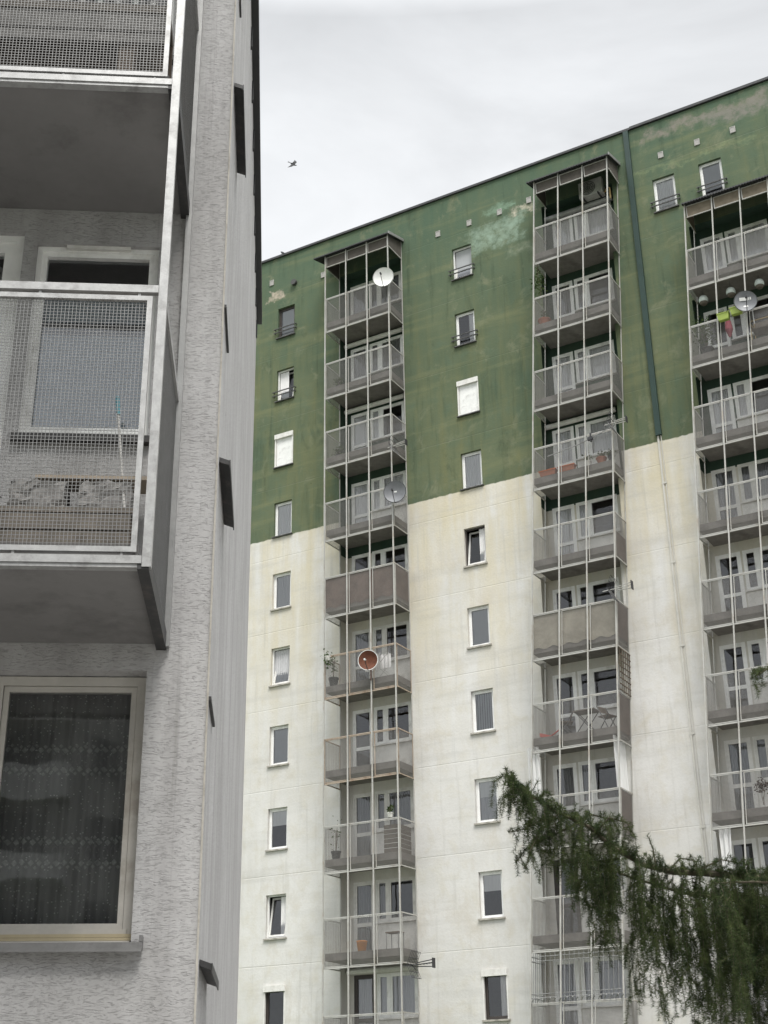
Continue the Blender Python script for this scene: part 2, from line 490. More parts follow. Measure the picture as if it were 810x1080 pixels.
# ------------------------------------------------------------------ ground
def structure(name, mb, mt):
    o = mb.build(name, mt)
    o['kind'] = 'structure'
    return o
structure('lawn', MB().quad((-600, -600, 0), (600, -600, 0), (600, 600, 0), (-600, 600, 0)), M['grass'])
structure('courtyard', MB().quad((-45, -13, .004), (70, -13, .004), (70, 34, .004), (-45, 34, .004)), M['pave'])
structure('road', MB().quad((-200, -20, .008), (200, -20, .008), (200, -14, .008), (-200, -14, .008)), M['asphalt'])

# ------------------------------------------------------------------ far block
PHI = 0.516751009
D = 36.7580822
nrm = Vector((-math.sin(PHI), -math.cos(PHI), 0))
ORG = -nrm * D                       # facade foot, straight across from the camera
def W(u, off, z):                    # facade coordinates -> world (off = metres in front of the wall)
    return Vector((math.cos(PHI), -math.sin(PHI), 0)) * u + nrm * off + ORG + Vector((0, 0, z))
block = empty('apartment_block', ORG, -PHI, 'eleven storey block with faded green upper walls and stained white lower walls', 'apartment block')

ST = 2.75
zB = lambda k: 28.0 - ST * k         # underside of the balcony railing on storey k (0 = top)
LEAN = .0695
cols = {1: dict(L=lambda k: -22.66, lean=0., ks=range(0, 10)),
        2: dict(L=lambda k: -14.40 - .191 * k, lean=LEAN, ks=range(0, 10)),
        3: dict(L=lambda k: -9.155 - .199 * k, lean=.0724, ks=range(1, 10))}
U0, U1, ZT = -31., 8., 32.85
openings = []
wins = []                            # (u, z, column, storey)
for k in range(0, 11):
    for c, u in (('L', -25.43), ('R', -17.90)):
        z1 = 30.48 - ST * k
        wins.append((u, z1 - 1.33, c, k))
for u in (-10.34, -8.75):
    wins.append((u, 29.18, 'T', 0))
for u, z, c, k in wins:
    openings.append((u, u + .76, z, z + 1.33))
for c, d in cols.items():
    for k in d['ks']:
        openings.append((d['L'](k) + .04, d['L'](k) + 2.66, zB(k) + .40, zB(k) + 2.97))

def band_wall(mb, ops, u0, u1, z0, z1, y):
    zs = sorted({z0, z1} | {o[2] for o in ops} | {o[3] for o in ops})
    zs = [z for z in zs if z0 <= z <= z1]
    for a, b in zip(zs, zs[1:]):
        if b - a < 1e-5: continue
        act = sorted((o[0], o[1]) for o in ops if o[2] <= a + 1e-6 and o[3] >= b - 1e-6)
        x = u0
        for p, q in act:
            if p > x: mb.quad((x, y, a), (p, y, a), (p, y, b), (x, y, b))
            x = max(x, q)
        if x < u1: mb.quad((x, y, a), (u1, y, a), (u1, y, b), (x, y, b))

wall = MB()
band_wall(wall, openings, U0, U1, 0, ZT, 0)
for u, z, c, k in wins:              # reveals
    a, b, z0, z1, d = u, u + .76, z, z + 1.33, .16
    wall.quad((a, 0, z0), (a, d, z0), (a, d, z1), (a, 0, z1)); wall.quad((b, 0, z0), (b, d, z0), (b, d, z1), (b, 0, z1))
    wall.quad((a, 0, z1), (b, 0, z1), (b, d, z1), (a, d, z1)); wall.quad((a, 0, z0), (b, 0, z0), (b, d, z0), (a, d, z0))
wall.quad((U0, 0, 0), (U0, 12, 0), (U0, 12, ZT), (U0, 0, ZT)).quad((U1, 0, 0), (U1, 12, 0), (U1, 12, ZT), (U1, 0, ZT))
wall.quad((U0, 12, 0), (U1, 12, 0), (U1, 12, ZT), (U0, 12, ZT))
wall.build('wall', M['facade'], block)
MB().box(U0 - .06, -10.9, -.07, 12.05, ZT, ZT + .09).box(-10.9, U1 + .06, -.07, 12.05, ZT + .02, ZT + .12).build('roof_edge', M['roofing'], block)
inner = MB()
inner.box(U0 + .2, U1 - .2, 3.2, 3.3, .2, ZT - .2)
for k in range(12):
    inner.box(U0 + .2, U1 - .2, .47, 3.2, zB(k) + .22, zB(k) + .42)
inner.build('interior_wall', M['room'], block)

def expand(o, mb_mat):  # noqa
    pass

# -- recess walls of the balconies, with their openings
DOOR = (.05, .80, .46, 2.65)         # x from the glazing's left edge, z from zB
WIND = (.86, 2.24, 1.38, 2.65)
GOFF = .19
for c, d in cols.items():
    rec = MB()
    for k in d['ks']:
        L, z = d['L'](k), zB(k)
        a, b, z0, z1 = L + .04, L + 2.66, z + .40, z + 2.97
        g = L + GOFF
        ops = [(g + DOOR[0], g + DOOR[1], z + DOOR[2], z + DOOR[3]), (g + WIND[0], g + WIND[1], z + WIND[2], z + WIND[3])]
        band_wall(rec, ops, a, b, z0, z1, .40)
        rec.quad((a, 0, z0), (a, .4, z0), (a, .4, z1), (a, 0, z1)); rec.quad((b, 0, z0), (b, .4, z0), (b, .4, z1), (b, 0, z1))
        rec.quad((a, 0, z1), (b, 0, z1), (b, .4, z1), (a, .4, z1))
    rec.build('recess_wall', M['recess'], block)

# -- punched windows
def win_frame(tilt=False):
    w = MB()
    w.frame(.0, .76, 0, 1.33, .045, .10, .16)
    if not tilt:
        w.frame(.045, .715, .045, 1.285, .05, .108, .15)
    return w
FR_W, FR_B, FR_O = win_frame().mesh('window_frame', M['white']), win_frame().mesh('window_frame', M['brown']), win_frame().mesh('window_frame', M['white2'])
FT_W, FT_B = win_frame(True).mesh('window_frame', M['white']), win_frame(True).mesh('window_frame', M['brown'])
PANE = MB().quad((.095, .13, .095), (.665, .13, .095), (.665, .13, 1.235), (.095, .13, 1.235)).mesh('pane', M['glass'])
ts = MB().frame(.055, .705, .055, 1.275, .06, .0, .055)
ts.v = [(x, y + .09 + (z - .055) * .16, z) for x, y, z in ts.v]
TSASH_W, TSASH_B = ts.mesh('sash', M['white']), ts.mesh('sash', M['white2'])
TP = MB().quad((.115, .115, .115), (.645, .115, .115), (.645, .291, 1.215), (.115, .291, 1.215)).mesh('pane', M['glass'])
SILL_D = MB().box(-.05, .81, -.07, .07, -.035, 0).mesh('sill', M['sill'])
SILL_W = MB().box(-.05, .81, -.06, .07, -.05, 0).mesh('sill', M['sillw'])
gr = MB()
for z in (.20, .36):
    gr.box(-.13, .89, -.10, -.07, z, z + .035)
for x in (-.10, .84):
    gr.box(x, x + .03, -.07, 0, .21, .24).box(x, x + .03, -.07, 0, .37, .40)
GUARD = gr.mesh('guard_rail', M['sill'])
sb = MB()
for i in range(24):
    z = .04 + i * .0475
    sb.box(.04, .72, .035, .05, z, z + .043)
SHUT = sb.mesh('shutter_slats', M['white'])
SBOX = MB().box(-.02, .78, -.05, .12, 1.16, 1.34).box(-.02, .03, -.01, .06, 0, 1.16).box(.73, .78, -.01, .06, 0, 1.16).mesh('shutter_box', M['white2'])
CW = MB().cloth(.06, .70, .06, 1.27,.165, .014, 7, seed=1).mesh('curtain', M['curt'])
CG = MB().cloth(.06, .70, .06, 1.27,.165, .014, 7, seed=2).mesh('curtain', M['curtg'])
CHALF = MB().cloth(.05, .44, .06, 1.27,.165, .014, 5, seed=3).mesh('curtain', M['curt'])
CSIDE = MB().cloth(.48, .71, .06, 1.27,.165, .014, 4, seed=5).mesh('curtain', M['curt'])
BF = MB().quad((.06, .17, .06), (.70, .17, .06), (.70, .17, 1.27), (.06, .17, 1.27)).mesh('blind', M['blind'])
BH = MB().quad((.06, .155, .78), (.70, .155, .78), (.70, .155, 1.27), (.06, .155, 1.27)).mesh('blind', M['blindw'])
BHG = MB().quad((.06, .17, .30), (.70, .17, .30), (.70, .17, 1.27), (.06, .17, 1.27)).mesh('blind', M['blind'])
vb = MB()
for i in range(8):
    vb.box(.07 + i * .08, .135 + i * .08, .17, .175, .06, 1.27)
BV = vb.mesh('blind', M['blind'])

styles = {('L', 0): 'b g blind', ('L', 1): 't g half', ('L', 2): 'shut', ('L', 3): 'n curt', ('L', 4): 'n curtg', ('L', 5): 't curtg',
          ('L', 6): 'n blind', ('L', 7): 'n bhalf', ('L', 8): 't side', ('L', 9): 'box', ('L', 10): 'n curt',
          ('R', 0): 't g blindlow', ('R', 1): 'n g side', ('R', 2): 'shut', ('R', 3): 'n curt', ('R', 4): 'd t side', ('R', 5): 'n blind',
          ('R', 6): 'n blindv', ('R', 7): 'n curtg bhalfs', ('R', 8): 'n bhalf', ('R', 9): 'box', ('R', 10): 'n curt'}
for i, (u, z, c, k) in enumerate(wins):
    st = styles.get((c, k), 'n g curt' if u < -10 else 'n g blindlow').split()
    loc = (u, 0, z)
    if 'shut' in st:
        w = put('window', FR_W, block, loc); put('shutter_slats', SHUT, w); put('shutter_box', SBOX, w)
        w['label'] = 'window with its white roller shutter closed'
    elif 'box' in st:
        w = put('window', FR_B, block, loc); put('pane', PANE, w); put('shutter_box', SBOX, w)
        if c == 'R': put('curtain', CSIDE, w)
    elif 't' in st:
        w = put('window', FT_B if 'd' in st else FT_W, block, loc)
        put('sash', TSASH_B, w); put('pane', TP, w)
    else:
        w = put('window', FR_B if 'b' in st else FR_W, block, loc); put('pane', PANE, w)
    for key, me, nm in (('curt', CW, 'curtain'), ('curtg', CG, 'curtain'), ('half', CHALF, 'curtain'), ('side', CSIDE, 'curtain'),
                        ('blind', BF, 'blind'), ('bhalf', BH, 'blind'), ('blindlow', BHG, 'blind'), ('blindv', BV, 'blind'), ('bhalfs', BH, 'blind')):
        if key in st: put(nm, me, w, (0, .0 if key != 'half' else .0, 0))
    if 'g' in st: put('guard_rail', GUARD, w)
    put('sill', SILL_D if k <= 3 or c == 'T' else SILL_W, w)

# -- balcony glazing: a door on the left, a two-light window on the right
def door_mesh(m_):
    d = MB().frame(.05, .80, .46, 2.65, .05, .40, .47)
    d.frame(.10, .75, .51, 2.60, .07, .41, .465)
    d.box(.17, .68, .412, .463, 1.30, 1.41)
    return d.mesh('balcony_door', m_)
def window_mesh(m_):
    d = MB().frame(.86, 2.24, 1.38, 2.65, .05, .40, .47)
    d.box(1.24, 1.32, .40, .47, 1.43, 2.60)
    d.frame(.91, 1.24, 1.43, 2.60, .055, .41, .465).frame(1.32, 2.19, 1.43, 2.60, .06, .41, .465)
    return d.mesh('balcony_window', m_)
DM, WM = {}, {}
for key in ('white', 'white2', 'brown'):
    DM[key], WM[key] = door_mesh(M[key]), window_mesh(M[key])
PN = [MB().quad((a, .44, p), (b, .44, p), (b, .44, q), (a, .44, q)).mesh('pane', M['glass']) for a, b, p, q in
      ((.17, .68, .58, 1.30), (.17, .68, 1.41, 2.53), (.965, 1.185, 1.485, 2.545), (1.38, 2.13, 1.49, 2.54))]
BSILL = MB().box(.84, 2.28, .30, .40, 1.34, 1.378).mesh('sill', M['white2'])
BPANEL = MB().box(.85, 2.26, .375, .40, .44, 1.335).mesh('parapet_panel', M['white2'])
def bcurt(i, mt):
    return [MB().cloth(.12, .72, .48, 2.6, .475, .018, 7, seed=i).mesh('curtain', mt), MB().cloth(.92, 2.2, 1.42, 2.6, .475, .018, 13, seed=i + 9).mesh('curtain', mt),
            MB().cloth(.92, 1.35, 1.42, 2.6, .475, .018, 5, seed=i + 20).mesh('curtain', mt)]
BC = {'curt': bcurt(31, M['curt']), 'curtg': bcurt(32, M['curtg']), 'sheer': bcurt(33, M['sheer'])}
AWN = MB().lathe((-.12, .27, 2.76), (1, 0, 0), [(.0, 0), (.085, 0), (.085, 2.45), (.0, 2.45)], 12).box(-.1, 2.3, .26, .40, 2.80, 2.85).mesh('roller_awning', M['white2'])
AWNG = MB().lathe((-.12, .20, 2.52), (1, 0, 0), [(.0, 0), (.10, 0), (.10, 2.5), (.0, 2.5)], 12).box(-.1, 2.3, .2, .40, 2.60, 2.64).mesh('roller_awning', M['flash'])
glz = {1: ['white2 sheer', 'white sheer awn', 'white curt awn', 'white curt', 'white open', 'white2 sheer', 'white none', 'white2 sheer', 'white2 sheer', 'brown curtg awnw'],
       2: ['white curt awng', 'white sheer', 'white curt', 'white curt awn', 'white curt', 'white none', 'white none', 'white sheer', 'brown none', 'white curtg'],
       3: [None, 'white curt', 'white none', 'white curt', 'white2 sheer', 'white none', 'white none', 'white2 sheer', 'white none', 'white curtg']}
for c, d in cols.items():
    for k in d['ks']:
        st = glz[c][k].split()
        loc = (d['L'](k) + GOFF, 0, zB(k))
        dr = put('balcony_door', DM[st[0]], block, loc)
        put('pane', PN[0], dr); put('pane', PN[1], dr)
        wn = put('balcony_window', WM[st[0] if st[0] != 'brown' else 'white'], block, loc)
        put('pane', PN[2], wn); put('pane', PN[3], wn); put('sill', BSILL, wn)
        if k >= 3: put('parapet_panel', BPANEL, wn)
        cu = BC.get(st[1])
        if cu:
            put('curtain', cu[0], dr)
            put('curtain', cu[1] if (k + c) % 3 else cu[2], wn)
        if 'awn' in st: put('roller_awning', AWN, wn)
        if 'awnw' in st: put('roller_awning', AWN, wn, (0, 0, -.02))
        if 'awng' in st: put('roller_awning', AWNG, wn)

# -- balconies: slab, railing frames and wire-mesh panels
def balcony_meshes(lean):
    slab = MB().box(.045, 2.655, -.94, .398, .21, .42).mesh('balcony_slab', M['slab'])
    rl = MB()
    t = .022
    for i in range(3):
        a = .03 + i * .9
        rl.frame(a + (.03 if i else 0.), a + .85, .02, 1.385, t, -1.0, -.975)
    rl.box(.0, 2.7, -1.005, -.97, 1.395, 1.43)
    rl.box(.0, 2.7, -1.0, -.96, -.03, .008)
    rl.shear(lean)
    rs = MB()
    for x in (0., 2.675):
        q = MB()
        q.box(x, x + .025, -.96, -.01, 1.395, 1.43).box(x, x + .025, -.955, -.01, .0, .03)
        q.box(x, x + .025, -.95, -.93, .03, 1.395).box(x, x + .025, -.05, -.03, .03, 1.395)
        q.shear(lean)
        rs.v, rs.f = rs.v, rs.f
        rs.add(q.v, q.f)
    rl.add(rs.v, rs.f)
    rail = rl.mesh('railing', M['post'])
    railr = rl.mesh('railing', M['railrust'])
    pf = []
    for i in range(3):
        a = .03 + i * .9
        q = MB().wires(a + (.05 if i else .02), a + .83, .04, 1.365, .032, .0040, -.985).shear(lean)
        pf.append(q.mesh('mesh_panel', M['mesh']))
    ps = []
    for x in (.012, 2.687):
        q = MB()
        y0, y1, z0, z1, stp, tt = -.93, -.05, .03, 1.395, .032, .0040
        for i in range(1, int((y1 - y0) / stp)):
            y = y0 + i * stp
            q.bar4((x, y, z0), (x, y, z1), tt)
        for i in range(1, int((z1 - z0) / stp)):
            z = z0 + i * stp
            q.bar4((x, y0, z), (x, y1, z), tt)
        q.shear(lean)
        ps.append(q.mesh('mesh_panel', M['mesh']))
    scr = []
    for i in range(3):
        a = .03 + i * .9
        scr.append((a + .02, a + .84))
    return slab, rail, railr, pf, ps
BMs = {c: balcony_meshes(d['lean']) for c, d in cols.items()}

def screen_mesh(kind, lean, side=False, z0=.34, z1=1.38):
    q = MB()
    if side:
        q.box(2.665, 2.672, -.93, -.05, z0, z1)
    else:
        # cloth tied along the inside of the front, slightly wavy at its lower hem
        n = 60
        for i in range(n):
            a, b = .04 + 2.62 * i / n, .04 + 2.62 * (i + 1) / n
            za, zb = z0 + .035 * math.sin(i * .55), z0 + .035 * math.sin((i + 1) * .55)
            q.quad((a, -.955, za), (b, -.955, zb), (b, -.955, z1), (a, -.955, z1))
            q.quad((a, -.951, za), (b, -.951, zb), (b, -.951, z1), (a, -.951, z1))
    return q.shear(lean).mesh('privacy_screen', M[kind])

for c, d in cols.items():
    slab, rail, railr, pf, ps = BMs[c]
    for k in d['ks']:
        b = put('balcony', slab, block, (d['L'](k), 0, zB(k)))
        put('railing', railr if (c, k) in ((1, 5), (1, 6)) else rail, b)
        for me in pf + ps: put('mesh_panel', me, b)
        if (c, k) == (1, 4):
            put('privacy_screen', screen_mesh('screen_b', 0.), b); put('privacy_screen', screen_mesh('screen_b', 0., True), b)
            b['label'] = 'balcony closed off with a brown cloth screen'
        if (c, k) == (2, 5):
            put('privacy_screen', screen_mesh('screen_w', d['lean']), b); put('privacy_screen', screen_mesh('screen_b', d['lean'], True), b)
            b['label'] = 'balcony closed off with pale beige panels'
        if (c, k) in ((2, 7), (2, 4), (2, 6)):
            put('privacy_screen', screen_mesh('screen_b', d['lean'], True, .3 if k != 4 else .1, 1.38 if k != 4 else .85), b)
        if (c, k) == (2, 6):
            q = MB()
            for i in range(6):
                y = -.90 + i * .165
                q.box(2.70, 2.715, y, y + .03, 1.45, 2.72)
            for i in range(8):
                z = 1.46 + i * .175
                q.box(2.716, 2.73, -.92, -.03, z, z + .03)
            q.shear(d['lean']); q.build('trellis', M['woodd'], b)
            b['label'] = 'balcony with a brown lattice on its end'
        if (c, k) == (2, 9):
            q = MB()
            for i in range(20):
                x = .02 + 2.66 * i / 19
                q.tube((x, -.99, 1.43), (x, -.99, 2.75), .008, 5)
            for i in range(1, 7):
                y = -.99 + .96 * i / 7
                q.tube((.02, y, 1.43), (.02, y, 2.75), .008, 5)
            for z in (2.62, 2.50, 1.66, 1.56):
                q.tube((0, -1.0, z), (2.7, -1.0, z), .011, 5).tube((.0, -.99, z), (.0, -.02, z), .011, 5)
            for i in range(17):
                x = .05 + i * .16
                q.tube((x, -1.0, 1.46), (x + .13, -1.16, 1.53), .014, 5)
            q.shear(d['lean']); q.build('security_grille', M['flash'], b)
            b['label'] = 'balcony caged with thin pale security bars'

# -- posts, canopies, downpipe, vents
for c, d in cols.items():
    k0 = d['ks'][0]
    zt = zB(k0) + (3.3 if c != 3 else 3.12)
    Lt = d['L'](k0) + d['lean'] * (zt - zB(k0))
    Lb = d['L'](9) + d['lean'] * (0 - zB(9))
    w = .038
    for i in range(4):
        x = i * .888 + (.0 if i < 3 else 0)
        mb = MB()
        for y0, y1 in ((-1.045, -1.007),):
            a = [(Lb + x, y0, 0), (Lb + x + w, y0, 0), (Lb + x + w, y1, 0), (Lb + x, y1, 0)]
            b = [(Lt + x, y0, zt), (Lt + x + w, y0, zt), (Lt + x + w, y1, zt), (Lt + x, y1, zt)]
            mb.add(a + b, [(0, 3, 2, 1), (4, 5, 6, 7), (0, 1, 5, 4), (1, 2, 6, 5), (2, 3, 7, 6), (3, 0, 4, 7)])
        mb.build('post', M['post'], block)
    for x in (0., 2.672):
        mb = MB()
        y0, y1, ww = -.03, -.004, .028
        a = [(Lb + x, y0, 0), (Lb + x + ww, y0, 0), (Lb + x + ww, y1, 0), (Lb + x, y1, 0)]
        b = [(Lt + x, y0, zt + .3), (Lt + x + ww, y0, zt + .3), (Lt + x + ww, y1, zt + .3), (Lt + x, y1, zt + .3)]
        mb.add(a + b, [(0, 3, 2, 1), (4, 5, 6, 7), (0, 1, 5, 4), (1, 2, 6, 5), (2, 3, 7, 6), (3, 0, 4, 7)])
        mb.build('post', M['post'], block)
    # canopy: corrugated sheet rising towards the wall
    left = {1: .42, 2: .22, 3: .04}[c]
    x0, x1 = Lt - left, Lt + 2.78
    mb = MB()
    n = int((x1 - x0) / .045)
    vs, fs = [], []
    for j, (y, z) in enumerate(((-1.16, zt - .01), (-.01, zt + .33))):
        for i in range(n + 1):
            h = .014 if i % 2 else -.014
            vs.append((x0 + (x1 - x0) * i / n, y, z + h))
        for i in range(n + 1):
            h = .014 if i % 2 else -.014
            vs.append((x0 + (x1 - x0) * i / n, y, z + h - .045))
    r_ = n + 1
    for i in range(n):
        fs += [(i, i + 1, 2 * r_ + i + 1, 2 * r_ + i), (r_ + i, 3 * r_ + i, 3 * r_ + i + 1, r_ + i + 1), (i, r_ + i, r_ + i + 1, i + 1)]
    fs += [(0, 2 * r_, 3 * r_, r_), (n, r_ + n, 3 * r_ + n, 2 * r_ + n)]
    mb.add(vs, fs)
    can = mb.build('canopy', M['roofing'], block)
    MB().add([(x1 + .004, -1.17, zt - .08), (x1 + .03, -1.17, zt - .08), (x1 + .03, -.01, zt + .26), (x1 + .004, -.01, zt + .26),
              (x1 + .004, -1.17, zt + .03), (x1 + .03, -1.17, zt + .03), (x1 + .03, -.01, zt + .37), (x1 + .004, -.01, zt + .37)],
             [(0, 3, 2, 1), (4, 5, 6, 7), (0, 1, 5, 4), (1, 2, 6, 5), (2, 3, 7, 6), (3, 0, 4, 7)]).build('flashing', M['flash'], can)
    zi = zt - .50
    fr, fl = MB(), MB()
    for i in range(3):
        a = Lt + .045 + i * .888
        fr.frame(a, a + .84, zi, zt - .06, .03, -1.0, -.97)
        fl.box(a + .03, a + .81, -.988, -.982, zi + .03, zt - .09)
    fr.frame(Lt + .05, Lt + 2.65, zi, zt - .06, .001, -.96, -.959)
    for x in (Lt + .005, Lt + 2.68):
        fr.add([(x, -.98, zi), (x + .02, -.98, zi), (x + .02, -.03, zi), (x, -.03, zi), (x, -.98, zi + .035), (x + .02, -.98, zi + .035), (x + .02, -.03, zi + .035), (x, -.03, zi + .035)],
               [(0, 3, 2, 1), (4, 5, 6, 7), (0, 1, 5, 4), (1, 2, 6, 5), (2, 3, 7, 6), (3, 0, 4, 7)])
        fl.add([(x + .008, -.97, zi + .035), (x + .014, -.97, zi + .035), (x + .014, -.04, zi + .035), (x + .008, -.04, zi + .035),
                (x + .008, -.97, zt - .05), (x + .014, -.97, zt - .05), (x + .014, -.04, zt + .24), (x + .008, -.04, zt + .24)],
               [(0, 3, 2, 1), (4, 5, 6, 7), (0, 1, 5, 4), (1, 2, 6, 5), (2, 3, 7, 6), (3, 0, 4, 7)])
    fr.build('infill_frame', M['post'], can)
    fl.build('infill_panel', M['infill'] if c != 3 else M['infill3'], can)

dp = MB().box(-11.14, -10.96, -.09, -.003, 21.05, ZT - .02)
dp.build('joint_cover', M['pipe_g'], block)
dw = MB().box(-11.12, -11.06, -.028, -.003, 0, 21.045).box(-11.01, -10.985, -.022, -.003, 0, 21.045)
for i in range(8):
    dw.box(-11.13, -10.97, -.034, -.0285, 1.2 + i * 2.6, 1.26 + i * 2.6)
dwo = dw.build('joint_cover', M['pipe_w'], block); dwo['label'] = 'white painted lower half of the joint cover'
VENT = MB().frame(-.09, .09, -.12, .12, .025, -.03, -.003).box(-.065, .065, -.02, -.003, -.095, .095).mesh('vent', M['vent'])
for u, z in ((-9.94, 31.4), (-8.68, 31.4), (-7.47, 31.4), (-23.38, 31.33), (-25.75, 31.79), (-17.16, 31.37), (-18.43, 31.36), (-15.95, 31.38), (-14.8, 31.45)):
    put('vent', VENT, block, (u, 0, z))
MB().lathe((-24.68, 0, 31.42), (0, -1, 0), [(.12, 0), (.12, .12), (.0, .12)], 14).build('vent_pipe', M['sill'], block)

# ------------------------------------------------------------------ things on the far balconies
FRZ = -PHI
def far(name, u, off, z, label, cat, group=None, rz=0.):
    return empty(name, W(u, off, z), FRZ + rz, label, cat, group)

def dish(u, off, z, r, key, label, post_u, zrod, patch=None, rim=None):
    o = far('satellite_dish', u, off, z, label, 'satellite dish', 'satellite dishes on the balconies')
    ax = Vector((.28, -.93, -.08)).normalized()      # towards the satellite, local frame
    prof = [(r * t, -.10 * (1 - t * t)) for t in (0.02, .2, .4, .6, .8, .93, 1.)]
    back = [(r, .0), (r * 1.02, -.012), (r * .8, -.05), (r * .4, -.10), (.02, -.118)]
    MB().lathe((0, 0, 0), ax, prof + back, 36).build('reflector', M[key], o, smooth=True)
    if rim:
        MB().lathe((0, 0, 0), ax, [(r * .97, .004), (r * 1.03, .006), (r * 1.03, -.02), (r * .97, -.02), (r * .97, .004)], 36).build('rim', M[rim], o)
    side = ax.orthogonal().normalized()
    dn = Vector((0, 0, -1)); dn = (dn - ax * dn.dot(ax)).normalized()
    p0 = dn * r * 1.02 - ax * .02
    p1 = ax * .45 + dn * r * .25
    arm = MB().path([p0, p0 * .75 + p1 * .25 + dn * .06, p1], .012, 6).build('arm', M['dark'], o)
    MB().tube(p1 + ax * .02, p1 - ax * .09, .032, 10).build('feed_horn', M['dark'] if key != 'rust' else M['dishw'], o)
    px = post_u - u
    MB().path([-ax * .11, -ax * .16 + Vector((0, 0, -.06)), (px, off - 1.05, -.10), (px, off - 1.05, zrod)], .018, 6).build('mount', M['flash'] if key != 'rust' else M['rust'], o)
    if patch:
        lat = ax.cross(dn)
        q = MB()
        for (a, b, h0, h1) in patch:
            c4 = []
            for (s_1, h) in ((a, h0), (b, h0), (b, h1), (a, h1)):
                rr = math.hypot(s_1, h)
                c4.append(lat * (-s_1) - dn * h + ax * (-.10 * (1 - (rr / r) ** 2) + .006))
            q.quad(*c4)
        q.build('label_plate', M['dishw'], o)
    return o
dish(-20.04, 1.28, 29.33, .38, 'dishw', 'white satellite dish on the topmost balcony corner beneath a canopy', -19.94, -.75)
dish(-19.74, 1.28, 20.79, .38, 'dishg', 'dark grey satellite dish at the green and white paint line', -19.94, -.9, [(-.05, .04, .0, .05)])
dish(-20.82, 1.30, 15.16, .32, 'rust', 'rusty brown satellite dish with a pale rim', -20.86, -.6, rim='dishw')
dish(-7.58, 1.32, 24.06, .34, 'dishg', 'grey satellite dish with white sticker beside lime flower boxes', -7.48, -.7,
     [(-.17, -.13, .06, .14), (-.11, -.08, .06, .14), (-.06, .17, .05, .15), (-.06, .07, -.17, -.12)])

def antenna(u, off, z, label, light, s=1., grid=True):
    o = far('tv_antenna', u, off, z, label, 'antenna', 'television antennas on the balconies')
    m1 = M['post'] if light else M['dark']
    MB().tube((-.35 * s, 0, 0), (.42 * s, -.03, .01), .014, 6).tube((-.1, 0, 0), (-.1, .22, -.1), .014, 6).build('boom', m1, o)
    q = MB()
    for sg in (1, -1):
        for j in range(7):
            y = -.28 + j * .09
            q.tube((-.10 * s, y, .02 * sg), (.05 * s, y, .36 * s * sg), .007, 4)
        for t in (0., .5, 1.):
            q.tube((-.10 * s + .15 * s * t, -.28, (.02 + .34 * s * t) * sg), (-.10 * s + .15 * s * t, .26, (.02 + .34 * s * t) * sg), .009, 4)
    q.build('reflector_grid', M['dark'], o)
    q = MB()
    for sg, zz in ((1, .11), (0, .03), (-1, -.08)):
        q.tube((.08 * s, -.02, .05 * sg), (.60 * s, -.03, zz * s), .015, 5)
    for i in range(5):
        x = .15 + i * .11
        q.tube((x * s, -.12, .0), (x * s, .09, .0), .006, 4)
    q.build('director_rods', m1, o)
    q = MB()
    q.box(.60 * s, .63 * s, -.10, .05, -.12 * s, .15 * s)
    q.build('end_reflector', M['dark'], o)
    return o
antenna(-19.75, 1.22, 22.50, 'tangled television antenna tied to a balcony post above the grey dish', True, .75)
antenna(-12.1, 1.22, 21.22, 'television antenna with three pale rods on the lowest green painted balcony', True, .75)
antenna(-12.55, 1.22, 15.87, 'pale many-rodded television antenna above a beige screened balcony', True, .95)
antenna(-19.42, 1.22, 5.88, 'dark grid television antenna on the lowest visible balcony corner', False, 1.)
# long aerial arm strapped along a rail
o = far('aerial_pole', -13.6, 1.10, 20.85, 'long thin aerial pole strapped along a balcony rail', 'pole')
MB().path([(-.75, 0, -.12), (.3, 0, .02), (.85, 0, .16), (1.55, -.03, .36)], .016, 6).build('tube', M['flash'], o)
MB().box(.62, .78, -.05, .03, .06, .16).box(.70, .74, -.04, .02, .0, .3).build('clamp', M['dark'], o)

def leaves(n, sx, sy, sz, size=.06, seed=0, drop=0.):
    r = random.Random(seed)
    q = MB()
    for i in range(n):
        t = Vector((r.gauss(0, .42), r.gauss(0, .42), r.gauss(0, .42)))
        p = Vector((t.x * sx, t.y * sy, t.z * sz))
        d = Vector((r.uniform(-1, 1), r.uniform(-1, 1), r.uniform(-.8, .6) - drop)).normalized()
        sd = d.cross(Vector((r.uniform(-1, 1), r.uniform(-1, 1), r.uniform(-1, 1)))).normalized()
        l = size * r.uniform(.6, 1.3)
        q.add([p, p + d * l * .5 + sd * l * .28, p + d * l, p + d * l * .5 - sd * l * .28], [(0, 1, 2, 3)])
    return q

def pot(r, h, mt, parent, loc=(0, 0, 0)):
    return MB().lathe((0, 0, 0), (0, 0, 1), [(.0, .0), (r * .72, 0), (r * .98, h * .86), (r * 1.1, h * .86), (r * 1.1, h), (r * .95, h), (r * .9, h * .9), (0, h * .88)], 16).build('pot', mt, parent, loc)

